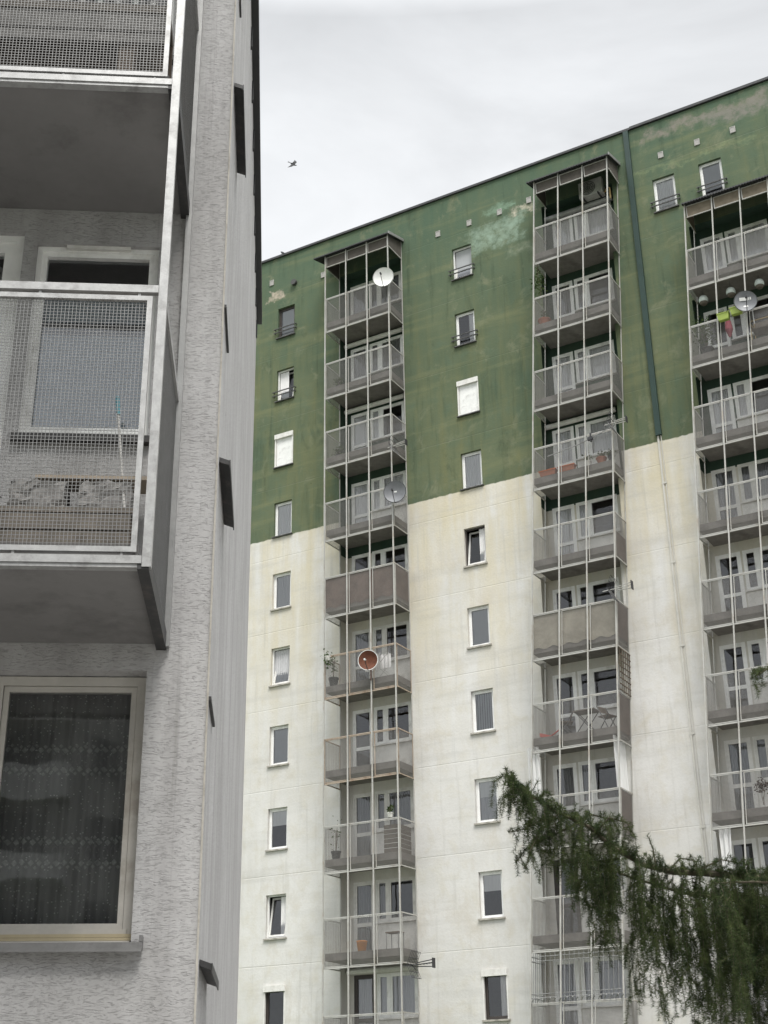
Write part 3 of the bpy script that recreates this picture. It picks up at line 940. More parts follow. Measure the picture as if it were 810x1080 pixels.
def potted(u, off, z, r, h, mk, fx, fz, label, seed, group=None, stems=True, fm='leaf', n=120):
    o = far('potted_plant', u, off, z, label, 'potted plant', group)
    pot(r, h, M[mk], o)
    q = MB()
    rr = random.Random(seed)
    for i in range(6):
        q.path([(0, 0, h * .8), (rr.uniform(-.3, .3) * fx, rr.uniform(-.2, .2) * fx, h + fz * .6), (rr.uniform(-1, 1) * fx * .6, rr.uniform(-.4, .4) * fx, h + fz * rr.uniform(.9, 1.4))], .006, 4)
    q.build('stem', M['woodd'], o)
    leaves(n, fx, fx * .7, fz * .9, .09, seed).build('foliage', M[fm], o, (0, 0, h + fz * .75))
    return o
potted(-22.35, .55, zB(1) + .42, .13, .2, 'dark', .22, .3, 'dark bushy pot plant, upper of two in the green left column', 3, 'bushy pot plants in the green left column')
potted(-22.35, .55, zB(2) + .42, .13, .2, 'dark', .24, .28, 'dark bushy pot plant, lower of two in the green left column', 4, 'bushy pot plants in the green left column')
potted(-22.42, .78, zB(5) + .42, .16, .3, 'dark', .12, .5, 'thin tall plant in a dark pot beside the rusty dish balcony corner', 5, n=40)
potted(-22.35, .75, zB(7) + .42, .15, .26, 'dark', .22, .65, 'spindly plant in a grey pot three balconies below the brown cloth screen', 6, n=35)
potted(-20.3, .95, zB(7) + 1.45, .1, .14, 'white2', .14, .16, 'small leafy plant on the rail above a wooden crate', 16, n=60)
potted(-14.25, .75, zB(1) + .42, .2, .22, 'terr', .12, .3, 'sparse plant in a red clay pot under a trailing vine', 7, n=40)
o = far('trailing_vine', -14.30, .85, 27.35, 'yellow green vine trailing down a balcony post under the air conditioner floor', 'vine')
MB().path([(0, 0, .75), (-.03, -.02, .2), (.05, 0, -.3), (-.05, 0, -.8)], .01, 5).build('stem', M['woodd'], o)
leaves(150, .22, .16, .75, .1, 8, .5).build('foliage', M['leaf'], o)
potted(-9.05, .70, zB(2) + .42, .18, .25, 'dark', .45, .75, 'tall dark tangled bush behind mesh under hanging globe pots', 9, n=330)
for u, lb in ((-14.45, 'terracotta trough of a pair, nearer the balcony end post'), (-13.82, 'terracotta trough of a pair, nearer the middle post')):
    o = far('flower_trough', u, .88, zB(3) + .42, lb, 'flower box', 'terracotta troughs behind the balcony mesh')
    MB().add([(-.24, -.07, 0), (.24, -.07, 0), (.24, .07, 0), (-.24, .07, 0), (-.28, -.1, .17), (.28, -.1, .17), (.28, .1, .17), (-.28, .1, .17)],
             [(0, 3, 2, 1), (0, 1, 5, 4), (1, 2, 6, 5), (2, 3, 7, 6), (3, 0, 4, 7)]).frame(-.29, .29, .15, .18, .012, -.11, .11).build('trough', M['terr'], o)
    MB().box(-.26, .26, -.09, .09, .13, .145).build('soil', M['bark'], o)
for i, (u, r_, mk, lb) in enumerate(((-13.15, .1, 'white2', 'small pale pot left of the red cushioned pot on a balcony ledge'), (-12.72, .16, 'terr', 'red clay pot in the row near the aerial pole end'),
                                 (-12.4, .11, 'dark', 'small dark pot right of the red clay pot'))):
    potted(u, .75, zB(3) + .42, r_, .22, mk, .16, .18, lb, 40 + i, 'pots on the aerial pole balcony', n=50)
for i, u in enumerate((-8.33, -7.93)):
    o = far('flower_box', u, 1.14, 23.72 + .08 * i, ('lime green flower box hung on a rail, further from the dish', 'lime green flower box hung on a rail, right beside the dish')[i], 'flower box', 'lime green flower boxes on the rail')
    MB().add([(-.15, -.07, 0), (.15, -.07, 0), (.15, .07, 0), (-.15, .07, 0), (-.18, -.1, .22), (.18, -.1, .22), (.18, .1, .22), (-.18, .1, .22)],
             [(0, 3, 2, 1), (0, 1, 5, 4), (1, 2, 6, 5), (2, 3, 7, 6), (3, 0, 4, 7)]).frame(-.19, .19, .2, .23, .012, -.11, .11).build('box', M['lime'], o)
    MB().box(-.14, -.12, .1, .14, .1, .25).box(.12, .14, .1, .14, .1, .25).build('hook', M['dark'], o)
    leaves(40, .2, .1, .12, .06, 60 + i).build('foliage', M['dry' if i else 'leaf'], o, (0, 0, .24))
for i, u in enumerate((-9.03, -8.16, -7.27)):
    o = far('hanging_pot', u, .5, 25.02, ('hanging globe pot nearest the balcony end post', 'hanging globe pot between its two neighbours, left of the stickered dish', 'hanging globe pot right of the stickered dish')[i], 'hanging pot', 'milky globe pots hanging in a row')
    MB().lathe((0, 0, 0), (0, 0, 1), [(0, -.14), (.08, -.13), (.14, -.05), (.15, .03), (.12, .12), (.10, .13), (.0, .1)], 18).build('bowl', M['globe'], o, smooth=True)
    MB().lathe((0, 0, 0), (0, 0, 1), [(0, -.152), (.09, -.142), (.135, -.075), (.13, -.07), (0, -.13)], 18).build('saucer', M['wood'], o)
    MB().tube((0, 0, .1), (0, 0, .45), .004, 4).tube((.1, 0, .12), (0, 0, .3), .003, 4).tube((-.1, 0, .12), (0, 0, .3), .003, 4).build('cord', M['dark'], o)
# folded parasol, rattan chair
o = far('folded_parasol', -8.38, .45, zB(2) + .42, 'folded dull pink parasol behind the balcony mesh', 'parasol')
MB().tube((0, 0, 0), (0, 0, 1.35), .016, 8).build('pole', M['flash'], o)
MB().lathe((0, 0, 0), (0, 0, 1), [(.01, 1.4), (.05, 1.3), (.1, 1.05), (.12, .85), (.04, .6), (.02, .58)], 9).build('canopy', M['pink'], o)
o = far('garden_chair', -7.35, .6, zB(2) + .42, 'golden tubular garden chair on the balcony below globe pots', 'chair')
MB().path([(-.3, -.25, .0), (-.3, -.25, .62), (-.26, -.25, .68), (.26, -.25, .68), (.3, -.25, .62), (.3, -.25, 0)], .018, 6).path([(-.3, .25, .0), (-.3, .3, .9), (.3, .3, .9), (.3, .25, 0)], .018, 6).tube((-.3, -.25, .62), (-.3, .28, .66), .018).tube((.3, -.25, .62), (.3, .28, .66), .018).build('frame', M['gold'], o)
MB().box(-.28, .28, -.24, .25, .40, .45).build('seat', M['wood'], o)
MB().box(-.27, .27, .25, .28, .5, .88).build('backrest', M['wood'], o)

# air conditioner under the canopy
o = far('air_conditioner', -12.45, -.12, 30.62, 'grey air conditioner unit on brackets above the highest balcony', 'air conditioner')
MB().box(-.42, .42, -.32, 0, 0, .62).build('casing', M['acw'], o)
q = MB()
for rr in (.07, .13, .19, .25):
    q.lathe((-.08, -.33, .31), (0, -1, 0), [(rr, 0), (rr + .014, 0), (rr + .014, .012), (rr, .012)], 24)
for i in range(8):
    t = i * math.pi / 4
    q.tube((-.08, -.336, .31), (-.08 + .26 * math.cos(t), -.336, .31 + .26 * math.sin(t)), .006, 4)
q.build('fan_grille', M['dark'], o)
MB().box(-.3, -.26, -.4, 0, -.06, -.002).box(.26, .3, -.4, 0, -.06, -.002).build('bracket', M['dark'], o)
MB().path([(.43, -.1, .1), (.6, -.25, .12), (.66, -.25, .08), (.66, -.25, -.35)], .03, 8).build('hose', M['gold'], o)

# seats and table behind the lattice balcony mesh
def chair(u, off, rz, label, z):
    o = far('folding_chair', u, off, z, label, 'chair', 'folding chairs on the lattice balcony', rz)
    for s in (-.19, .19):
        MB().path([(s, -.2, 0), (s, .2, .78)], .016, 5).build('leg', M['dark'], o)
        MB().path([(s * .9, .22, 0), (s * .9, -.18, .45)], .016, 5).build('leg', M['dark'], o)
    q = MB()
    for i in range(5): q.box(-.2, .2, -.2 + i * .08, -.14 + i * .08, .44, .46)
    q.build('seat', M['woodd'], o)
    q = MB()
    for i in range(3): q.box(-.19, .19, .13 + i * .03, .145 + i * .03, .58 + i * .07, .63 + i * .07)
    q.build('backrest', M['woodd'], o)
z6 = zB(6) + .42
chair(-13.35, .45, R(70), 'dark folding chair turned sideways next to the lattice', z6)
chair(-14.62, .45, R(-60), 'dark folding chair turned sideways, further from the lattice', z6)
o = far('folding_table', -13.98, .45, z6, 'small folding table between two dark folding chairs', 'table')
MB().box(-.33, .33, -.25, .25, .68, .71).build('tabletop', M['wood'], o)
for s in (-.22, .22):
    MB().path([(-.28, s, 0), (.28, s, .68)], .014, 5).path([(.28, s * .9, 0), (-.28, s * .9, .68)], .014, 5).build('leg', M['dark'], o)
o = far('toy_slide', -15.15, .75, z6, 'small red plastic scoop lying on the lattice balcony floor', 'toy')
MB().add([(-.16, -.1, .05), (.16, -.06, .02), (.16, .06, .02), (-.16, .1, .05), (-.16, -.1, .16), (.16, -.06, .06), (.16, .06, .06), (-.16, .1, .16)], [(0, 3, 2, 1), (0, 1, 5, 4), (1, 2, 6, 5), (2, 3, 7, 6), (3, 0, 4, 7)]).build('blade', M['red'], o)
MB().tube((.15, 0, .05), (.42, 0, .2), .022, 8).build('handle', M['red'], o)
# hung cloths
o = MB().cloth(0, .36, -1.62, 0, 0, .035, 3, 24, seed=3).build('hanging_curtain', M['sheet'], None, W(-15.72, .9, 11.68)); o.rotation_euler.z = FRZ
tag(o, 'white curtain hanging at the front post end of a balcony above the larch tip', 'curtain', 'white curtains hung on one balcony')
o = MB().cloth(0, .88, -1.5, 0, 0, .03, 5, 30, seed=4).build('hanging_curtain', M['sheet'], None, W(-13.02, .95, 11.68)); o.rotation_euler.z = FRZ + R(90)
tag(o, 'wide white curtain closing the end of a balcony under the brown lattice', 'curtain', 'white curtains hung on one balcony')
o = MB().cloth(-.02, .30, -1.28, 0, 0, .05, 2, 24, 8, .25, seed=6).build('hanging_sheet', M['sheet'], None, W(-10.33, .9, zB(7) - .02)); o.rotation_euler.z = FRZ
tag(o, 'long white sheet twisted and hanging below a balcony by the larch', 'sheet')
o = far('wall_bouquet', -9.08, .93, 9.72, 'dried flower bouquet tied inside balcony mesh', 'bouquet')
leaves(160, .26, .08, .2, .08, 70).build('foliage', M['dry'], o)
MB().path([(-.05, 0, 0), (0, 0, -.5)], .008, 4).path([(.08, 0, 0), (0, 0, -.5)], .008, 4).path([(0, 0, 0), (.02, 0, -.55)], .008, 4).build('stem', M['woodd'], o)
# washing and clutter of the rusty-dish balcony
z5 = zB(5) + .42
o = far('drying_rack', -20.75, .6, z5, 'drying rack with white washing behind the rusty dish', 'drying rack')
q = MB()
for s in (-.25, .25):
    q.path([(-.42, s, 0), (.42, s, .8)], .01, 5).path([(.42, s, 0), (-.42, s, .8)], .01, 5)
for i in range(6): q.tube((-.42, -.3 + i * .12, .8), (.42, -.3 + i * .12, .8), .006, 4)
q.build('frame', M['post'], o)
MB().cloth(-.4, .15, .25, .81, -.3, .02, 3, 18, seed=5).build('towel', M['sheet'], o)
MB().cloth(.0, .4, .35, .82, -.06, .02, 3, 18, seed=8).build('towel', M['curt'], o)
o = far('hanging_plant', -22.5, 1.0, 15.62, 'pale green drooping plant hung over a rail left of the rusty dish', 'hanging plant')
MB().lathe((0, 0, 0), (0, 0, 1), [(0, -.12), (.08, -.11), (.12, .04), (.1, .04), (0, .0)], 12).build('pot', M['white2'], o)
leaves(110, .17, .14, .28, .09, 77, .6).build('foliage', M['leaf'], o, (.02, 0, -.02))
# crate, orange pot, stool
o = far('wooden_crate', -20.28, .68, zB(7) + .42, 'brown slatted crate at the end of a balcony in the left column', 'crate')
q = MB()
for i in range(6): q.box(-.26, .26, -.25, -.23, i * .14, i * .14 + .12).box(.24, .26, -.23, .5, i * .14, i * .14 + .12)
q.build('side', M['wood'], o)
MB().box(-.26, .24, -.229, .5, .0, .03).build('base', M['woodd'], o)
o = far('bucket', -21.42, .80, zB(8) + .42, 'orange bucket seen through mesh in the left column', 'bucket')
MB().lathe((0, 0, 0), (0, 0, 1), [(0, 0), (.12, 0), (.16, .27), (.175, .28), (.16, .30), (.15, .28), (.11, .03), (0, .03)], 20).build('shell', M['orange'], o, smooth=True)
MB().path([(-.16, 0, .28), (-.1, -.14, .34), (.1, -.14, .34), (.16, 0, .28)], .005, 4).build('handle', M['flash'], o)
o = far('stool', -20.55, .35, zB(8) + .42, 'small metal framed stool right of the orange bucket', 'stool')
MB().box(-.22, .22, -.18, .18, .50, .535).build('seat', M['woodd'], o)
for sx in (-.2, .2):
    for sy in (-.16, .16):
        MB().tube((sx, sy, 0), (sx, sy, .5), .014, 5).build('leg', M['flash'], o)

# birds
def bird(name, loc, rz, label, s, pose):
    q = MB()
    n = 10
    prof = [(-.52, .0), (-.42, .05), (-.2, .13), (.05, .17), (.25, .13), (.36, .085), (.42, .09), (.50, .075), (.55, .03), (.62, .0)]
    for i, (x, r) in enumerate(prof):
        for j in range(n):
            t = 2 * math.pi * j / n
            q.v.append((x, r * math.cos(t), r * .9 * math.sin(t) + (.06 if .36 < x else 0)))
    for i in range(len(prof) - 1):
        for j in range(n):
            q.f.append((i * n + j, i * n + (j + 1) % n, (i + 1) * n + (j + 1) % n, (i + 1) * n + j))
    # forked / fanned tail
    q.add([(-.4, -.06, .01), (-.85, -.17, .0), (-.74, 0, .0), (-.85, .17, .0), (-.4, .06, .01), (-.4, 0, -.02)], [(0, 1, 2, 5), (5, 2, 3, 4), (4, 3, 2, 0), (2, 1, 0)])
    if pose == 'fly':
        for sg in (1, -1):
            pts = [(.22, .1 * sg, .06), (.34, .55 * sg, .2), (.12, 1.0 * sg, .12), (-.32, 1.38 * sg, -.08), (-.14, .85 * sg, .08), (-.16, .45 * sg, .14), (-.18, .1 * sg, .04)]
            q.add(pts + [(x, y, z - .02) for x, y, z in pts], [(0, 1, 5, 6), (1, 2, 4, 5), (2, 3, 4), (7, 13, 12, 8), (8, 12, 11, 9), (9, 11, 10)])
    else:
        for sg in (1, -1):
            pts = [(.2, .14 * sg, .1), (-.1, .19 * sg, .06), (-.6, .1 * sg, .02), (-.2, .17 * sg, -.08), (.15, .16 * sg, -.06)]
            q.add(pts, [(0, 1, 3, 4), (1, 2, 3)])
            q.tube((.02, .05 * sg, -.12), (.05, .05 * sg, -.38), .018, 5)
    q.v = [(x * s, y * s, z * s) for x, y, z in q.v]
    o = q.build(name, M['feather'] if pose == 'fly' else M['pigeon'], None, loc, smooth=True)
    o.rotation_euler = rz
    return tag(o, label, 'bird')
bird('flying_bird', (-2.34, 30, 25.75), (R(68), R(25), R(12)), 'small dark bird flying in the grey sky', .19, 'fly')
bird('perched_bird', W(-25.28, .0, ZT + .20), (0, R(-35), FRZ + R(160)), 'pigeon perched on the roof edge near the grey corner', .28, 'sit')

# ------------------------------------------------------------------ near building
A = R(-4.73)
me_ = Vector((math.cos(A), -math.sin(A), 0)); mi_ = Vector((math.sin(A), math.cos(A), 0))
NO = mi_ * 6.85
near = empty('stucco_apartment_building', NO, -A, 'grey apartment building in scratched plaster with wire mesh balconies', 'apartment building')
def NW(u, y, z): return NO + me_ * u + mi_ * y + Vector((0, 0, z))
UC, YF, ZN = -.362, 8.15, 9.45 + 1.65
CV = 1.65
B1, B2 = 2.327 + CV, 2.327 + 2.745 + CV
win = (-2.28, -.682, .826 + CV, 2.186 + CV)
w2 = [(-1.475, -.757, 3.54 + CV + i * 2.745, 4.83 + CV + i * 2.745) for i in range(2)]
d2 = [(-2.75, -1.555, 2.45 + CV + i * 2.745, 4.90 + CV + i * 2.745) for i in range(2)]
w0 = (-2.28, -.675, .845 + CV - 2.745 + .35, 2.175 + CV - 2.745) 
ops = [win] + w2 + d2
wl = MB()
band_wall(wl, ops, -14, UC, 0, ZN, 0)
for a, b, z0, z1 in ops:
    d = .17
    wl.quad((a, 0, z0), (a, d, z0), (a, d, z1), (a, 0, z1)); wl.quad((b, 0, z0), (b, d, z0), (b, d, z1), (b, 0, z1))
    wl.quad((a, 0, z1), (b, 0, z1), (b, d, z1), (a, d, z1)); wl.quad((a, 0, z0), (b, 0, z0), (b, d, z0), (a, d, z0))
wl.quad((UC, 0, 0), (UC, YF, 0), (UC, YF, ZN), (UC, 0, ZN)).quad((-14, YF, 0), (UC, YF, 0), (UC, YF, ZN), (-14, YF, ZN)).quad((-14, 0, 0), (-14, YF, 0), (-14, YF, ZN), (-14, 0, ZN))
wl.build('wall', M['stucco'], near)
MB().box(-14.1, UC + .068, -.25, YF + .02, ZN, ZN + .16).build('roof', M['black'], near)
# corner bead and far-end duct
MB().box(UC - .006, UC + .004, -.006, .004, 0, ZN).build('corner_bead', M['sillw'], near)
for i in range(11):
    y = YF - .25 - i * .72
    MB().box(UC + .001, UC + .016, y, y + .05, ZN - .34, ZN - .10).build('eave_bracket', M['black'], near)
# side window flashings seen edge on
fl = MB()
for i in range(-1, 3):
    z = .74 + 2.75 * i + CV
    s = MB()
    s.add([(UC + .002, .17, z), (UC + .06, .17, z - .02), (UC + .06, 1.06, z - .02), (UC + .002, 1.06, z),
           (UC + .002, .17, z + .03), (UC + .06, .17, z + .01), (UC + .06, 1.06, z + .01), (UC + .002, 1.06, z + .03)],
          [(0, 3, 2, 1), (4, 5, 6, 7), (0, 1, 5, 4), (1, 2, 6, 5), (2, 3, 7, 6), (3, 0, 4, 7)])
    s.box(UC + .0605, UC + .066, .165, 1.065, z - .035, z + .012)
    s.build('window_flashing', M['darkmetal'], near)
for z2 in (2.04 + CV, 4.44 + CV, 7.2 + CV):
    MB().box(UC + .002, UC + .016, .03, .55, z2, z2 + .02).build('drip_edge', M['darkmetal'], near)

# lower window
g = MB()
a, b, z0, z1 = win
b_, t_ = -.717, 2.150 + CV                     # frame set back in a plastered reveal
g.box(a, b_ + .03, .10, .16, t_ - .018, t_ + .03).box(b_ - .018, b_ + .032, .10, .16, .852 + CV, t_ - .018)
g.box(-1.445, -1.424, .10, .16, .905 + CV, t_ - .018)
for p, q_ in ((-1.424, b_ - .018), (a + .03, -1.445)):
    g.frame(p + .003, q_ - .002, .905 + CV, t_ - .021, .028, .11, .155)
g.box(a, b_ - .0, .095, .16, .882 + CV, .905 + CV)
nwin = g.build('window', M['cream'], near)
MB().box(a, b - .003, .07, .165, .848 + CV, .862 + CV).box(a, b - .003, .078, .165, .864 + CV, .880 + CV).build('lower_rail', M['yellow'], nwin)
MB().box(a - .02, b - .012, .055, .14, z0 + .001, z0 + .019).build('drip_rail', M['cream'], nwin)
sl = MB().box(a - .05, b + .06, -.075, .14, z0 - .028, z0 - .003)
sl.box(a - .05, b + .06, -.078, -.07, z0 - .046, z0 - .0285).box(b + .045, b + .06, -.07, .0, z0 - .0, z0 + .03)
sl.build('sill', M['nsill'], nwin)
MB().quad((-1.40, .13, .92 + CV), (b_ - .04, .13, .92 + CV), (b_ - .04, .13, t_ - .04), (-1.40, .13, t_ - .04)).build('pane', M['nglass'], nwin)
MB().quad((a + .05, .13, .92 + CV), (-1.47, .13, .92 + CV), (-1.47, .13, t_ - .04), (a + .05, .13, t_ - .04)).build('pane', M['nglass'], nwin)
lc = MB().cloth(a + .03, b - .04, .05 + z0 - CV, z1 - .03 - CV, .30, .022, 13, 160, 10, seed=12)
lo = lc.build('lace_curtain', M['lace'], nwin, (0, 0, CV))
# room box behind
MB().box(-6, UC - .1, 3.0, 3.1, .2, ZN - .3).build('interior_wall', M['nroom'], near)
fl2 = MB()
for i in range(-1, 3):
    fl2.box(-6, UC - .1, .2, 3.0, B1 - .12 + i * 2.745, B1 + .1 + i * 2.745)
fl2.build('interior_floor', M['nroom'], near)

# upper windows and balcony doors
for i in range(2):
    a, b, z0, z1 = w2[i]
    g = MB().frame(a, b, z0, z1, .03, .03, .11)
    g.frame(a + .03, b - .03, z0 + .055, z1 - .03, .028, .045, .105)
    g.box(a + .03, b - .03, .035, .11, z0 + .03, z0 + .055)
    f_ = g.build('window', M['white'], near)
    MB().quad((a + .055, .08, z0 + .08), (b - .055, .08, z0 + .08), (b - .055, .08, z1 - .055), (a + .055, .08, z1 - .055)).build('pane', M['sglass'], f_)
    MB().box(a + .17, b - .17, .005, .03, z1 - .022, z1 + .012).build('trickle_vent', M['white2'], f_)
    MB().box(a - .03, b + .02, -.05, .03, z0 - .045, z0 - .004).build('sill', M['darkmetal'], f_)
    if i == 0:
        MB().box(a + .05, b - .05, .096, .10, z0 + .07, z0 + .72).box(a + .05, b - .05, .098, .102, z0 + .80, z0 + .98).build('blind', M['blue'], f_)  # the blind's pale blue also carries the sky reflection of the pane
        MB().box(a + .05, b - .05, .09, .11, z0 + .72, z0 + .80).build('blind_rail', M['dark'], f_)
    else:
        MB().cloth(a + .06, a + .5, z0 + .08, z1 - .06, .2, .02, 5, seed=31).build('curtain', M['curtg'], f_)
    a, b, z0, z1 = d2[i]
    g = MB().frame(a, b, z0, z1, .045, .03, .11)
    g.frame(a + .045, b - .045, z0 + .045, z1 - .045, .07, .045, .105)
    g.box(a + .11, b - .11, .05, .10, z0 + .75, z0 + .86)
    f_ = g.build('balcony_door', M['white'], near)
    MB().quad((a + .11, .08, z0 + .86), (b - .11, .08, z0 + .86), (b - .11, .08, z1 - .11), (a + .11, .08, z1 - .11)).build('pane', M['nglass'], f_)
    MB().box(a + .11, b - .11, .06, .09, z0 + .11, z0 + .75).build('door_panel', M['white'], f_)
    MB().cloth(a + .1, b - .1, z0 + .8, z1 - .1, .22, .02, 9, seed=33 + i).build('curtain', M['curt'], f_)

# near balconies
NB0, NYF = -4.6, -1.14
MB().box(NB0, -.60, NYF, -.002, B1 + 5.49, B1 + 5.6).build('balcony_roof', M['nslab'], near)
for i in range(2):
    B = B1 + i * 2.745
    # concrete floor in a galvanised edge channel
    bal = MB().box(NB0 + .05, -.645, NYF + .055, -.002, B + .004, B + .11).build('balcony', M['nslab'], near)
    ch = MB().box(NB0, -.622, NYF - .003, NYF + .05, B - .004, B + .034).box(NB0, -.622, NYF + .004, NYF + .05, B - .022, B - .004)
    ch.build('edge_channel', M['galv'], bal)
    sd = MB().box(-.64, -.588, NYF + .002, -.003, B - .03, B + .002).box(-.60, -.588, NYF + .05, -.003, B + .002, B + .06)
    sd.build('side_channel', M['darkmetal'], bal)
    rl = MB().box(NB0, -.622, NYF - .002, NYF + .03, B + 1.432, B + 1.474)
    rl.box(-.62, -.59, NYF + .045, -.003, B + 1.432, B + 1.474)
    for x in (-.72, -1.2, -2.2, -3.2):
        rl.box(x, x + .012, NYF + .006, NYF + .016, B + 1.41, B + 1.432).box(x, x + .012, NYF + .006, NYF + .016, B + .034, B + .055)
    rl.build('handrail', M['galv'], bal)
    fr = MB()
    for (p, q_) in ((-2.02, -.648), (-3.4, -2.06), (-4.55, -3.44)):
        fr.frame(p, q_, B + .052, B + 1.412, .026, NYF, NYF + .022)
    fr.build('panel_frame', M['galv'], bal)
    for (p, q_) in ((-2.02, -.648), (-3.4, -2.06), (-4.55, -3.44)):
        mbw = MB()
        st, t, y = .0178, .0026, NYF + .012
        nx, nz = int((q_ - p - .05) / st), int(1.31 / st)
        for j in range(1, nx):
            x = p + .026 + j * (q_ - p - .052) / nx
            mbw.bar4((x, y, B + .076), (x, y, B + 1.388), t)
        for j in range(1, nz):
            z = B + .078 + j * 1.308 / nz
            mbw.bar4((p + .024, y + t * .8, z), (q_ - .024, y + t * .8, z), t)
        mbw.build('mesh_panel', M['wire'], bal)
    mbw = MB()
    x = -.604
    for j in range(1, 60):
        y = NYF + .05 + j * .0178
        mbw.bar4((x, y, B + .06), (x, y, B + 1.43), .0017)
    for j in range(1, 77):
        z = B + .06 + j * .0178
        mbw.bar4((x + .003, NYF + .05, z), (x + .003, -.02, z), .0017)
    mbw.build('mesh_panel', M['wire'], bal)
MB().box(-.620, -.578, NYF - .004, NYF + .034, B1 - .02, B1 + 5.485).build('balcony_post', M['galv'], near)
MB().box(-.606, -.572, -.04, -.004, B1 - .02, B1 + 5.485).build('balcony_post', M['flash'], near)

# things standing on the near balconies
def nthing(name, u, y, z, label, cat, group=None, rz=0.):
    return empty(name, NW(u, y, z), -A + rz, label, cat, group)
def rough_block(u, y, z, sx, sy, sz, label, seed, group, name='stone_block', mk='stone', cat='stone block'):
    r = random.Random(seed)
    q = MB()
    nx, ny, nz = 9, 4, 6
    idx = {}
    import itertools
    for i, j, k in itertools.product(range(nx + 1), range(ny + 1), range(nz + 1)):
        if i in (0, nx) or j in (0, ny) or k in (0, nz):
            idx[i, j, k] = len(q.v)
            rnd = .012
            q.v.append(((i / nx - .5) * sx + r.uniform(-rnd, rnd), (j / ny - .5) * sy + r.uniform(-rnd, rnd), k / nz * sz + (r.uniform(-rnd, rnd) if k else 0)))
    for i, j in itertools.product(range(nx), range(ny)):
        for k in (0, nz): q.f.append((idx[i, j, k], idx[i + 1, j, k], idx[i + 1, j + 1, k], idx[i, j + 1, k]))
    for i, k in itertools.product(range(nx), range(nz)):
        for j in (0, ny): q.f.append((idx[i, j, k], idx[i + 1, j, k], idx[i + 1, j, k + 1], idx[i, j, k + 1]))
    for j, k in itertools.product(range(ny), range(nz)):
        for i in (0, nx): q.f.append((idx[i, j, k], idx[i, j + 1, k], idx[i, j + 1, k + 1], idx[i, j, k + 1]))
    o = q.build(name, M[mk], None, NW(u, y, z))
    o.rotation_euler.z = -A
    return tag(o, label, cat, group)
zf = B1 + .11
o = nthing('wooden_bench', -1.35, -.17, zf, 'low brown wooden bench behind the mesh of the middle near balcony', 'bench')
q = MB()
for j in range(3): q.box(-.85, .58, -.15 + j * .1, -.06 + j * .1, .50, .53)
q.build('seat', M['wood'], o)
q = MB()
for j in range(5): q.box(-.84, .57, -.16, -.145, .02 + j * .095, .105 + j * .095)
q.build('front_boards', M['wood'], o)
for sx in (-.8, .53):
    MB().box(sx - .03, sx + .03, -.14, .12, 0, .50).build('leg', M['woodd'], o)
zb = zf + .532
rough_block(-.93, -.17, zb, .27, .2, .175, 'rough pale stone block on the bench, under the plank end', 1, 'stone blocks on the bench')
rough_block(-1.28, -.17, zb, .29, .2, .17, 'rough pale stone block on the bench, middle of the three', 2, 'stone blocks on the bench')
rough_block(-1.66, -.17, zb, .30, .2, .17, 'rough pale stone block on the bench, furthest from the post', 3, 'stone blocks on the bench')
o = MB().box(-.30, .30, -.09, .09, 0, .022).build('plank', M['plank'], None, NW(-1.0, -.17, zb + .19)); o.rotation_euler.z = -A
tag(o, 'short raw wooden plank laid across the stone blocks', 'plank')
o = nthing('paint_roller_pole', -.86, -.30, zb + .0, 'thin pale grey pole with a teal head leaning behind the mesh', 'pole')
MB().tube((.045, 0, -.03), (-.055, .2, .68), .0075, 8).build('shaft', M['vent'], o)
MB().tube((-.055, .2, .68), (-.068, .225, .79), .012, 8).tube((-.05, .19, .66), (-.055, .2, .70), .010, 8).build('head', M['teal'], o)
# upper balcony clutter
zf = B2 + .11
o = nthing('plank_shelf', -1.4, -.86, zf, 'weathered plank shelf behind the mesh of the upper near balcony', 'shelf')
MB().box(-.9, .73, -.16, .12, .50, .55).build('shelf_board', M['wood'], o)
q = MB()
q.box(-.9, .73, -.15, -.13, .375, .495).box(-.9, .71, -.145, -.125, .30, .36)
q.build('front_boards', M['stone'], o)
MB().box(-.9, .73, .09, .11, .0, .495).build('under_shelf_shade', M['woodd'], o)  # dark panel added to stand for the shade under the shelf
for sx in (-.8, .5):
    MB().box(sx - .04, sx + .04, -.12, .1, 0, .5).build('leg', M['woodd'], o)
o = nthing('bottle_crate', -1.02, -.86, zf + .552, 'dark bottle crate with pale bottle tops on the plank shelf', 'crate')
q = MB()
for j in range(7): q.box(-.32 + j * .1, -.30 + j * .1, -.12, .12, 0, .26)
q.box(-.32, .32, -.125, -.115, 0, .04).box(-.32, .32, -.125, -.115, .22, .26).box(-.32, .32, .1, .125, 0, .26)
q.build('crate_frame', M['dark'], o)
for j in range(6):
    MB().lathe((-.26 + j * .1, -.02, .02), (0, 0, 1), [(0, 0), (.036, 0), (.036, .13), (.014, .19), (.014, .24), (0, .24)], 10).build('bottle', M['dishw'] if j % 2 else M['globe'], o)
o = nthing('storage_box', -1.50, -.86, zf + .552, 'white lidded plastic box on the plank shelf', 'box')
MB().box(-.13, .13, -.1, .1, 0, .24).build('tub', M['white'], o)
MB().box(-.145, .145, -.115, .115, .241, .27).build('lid', M['white'], o)
MB().box(-.01, .03, -.12, -.116, .12, .2).build('clip', M['dark'], o)

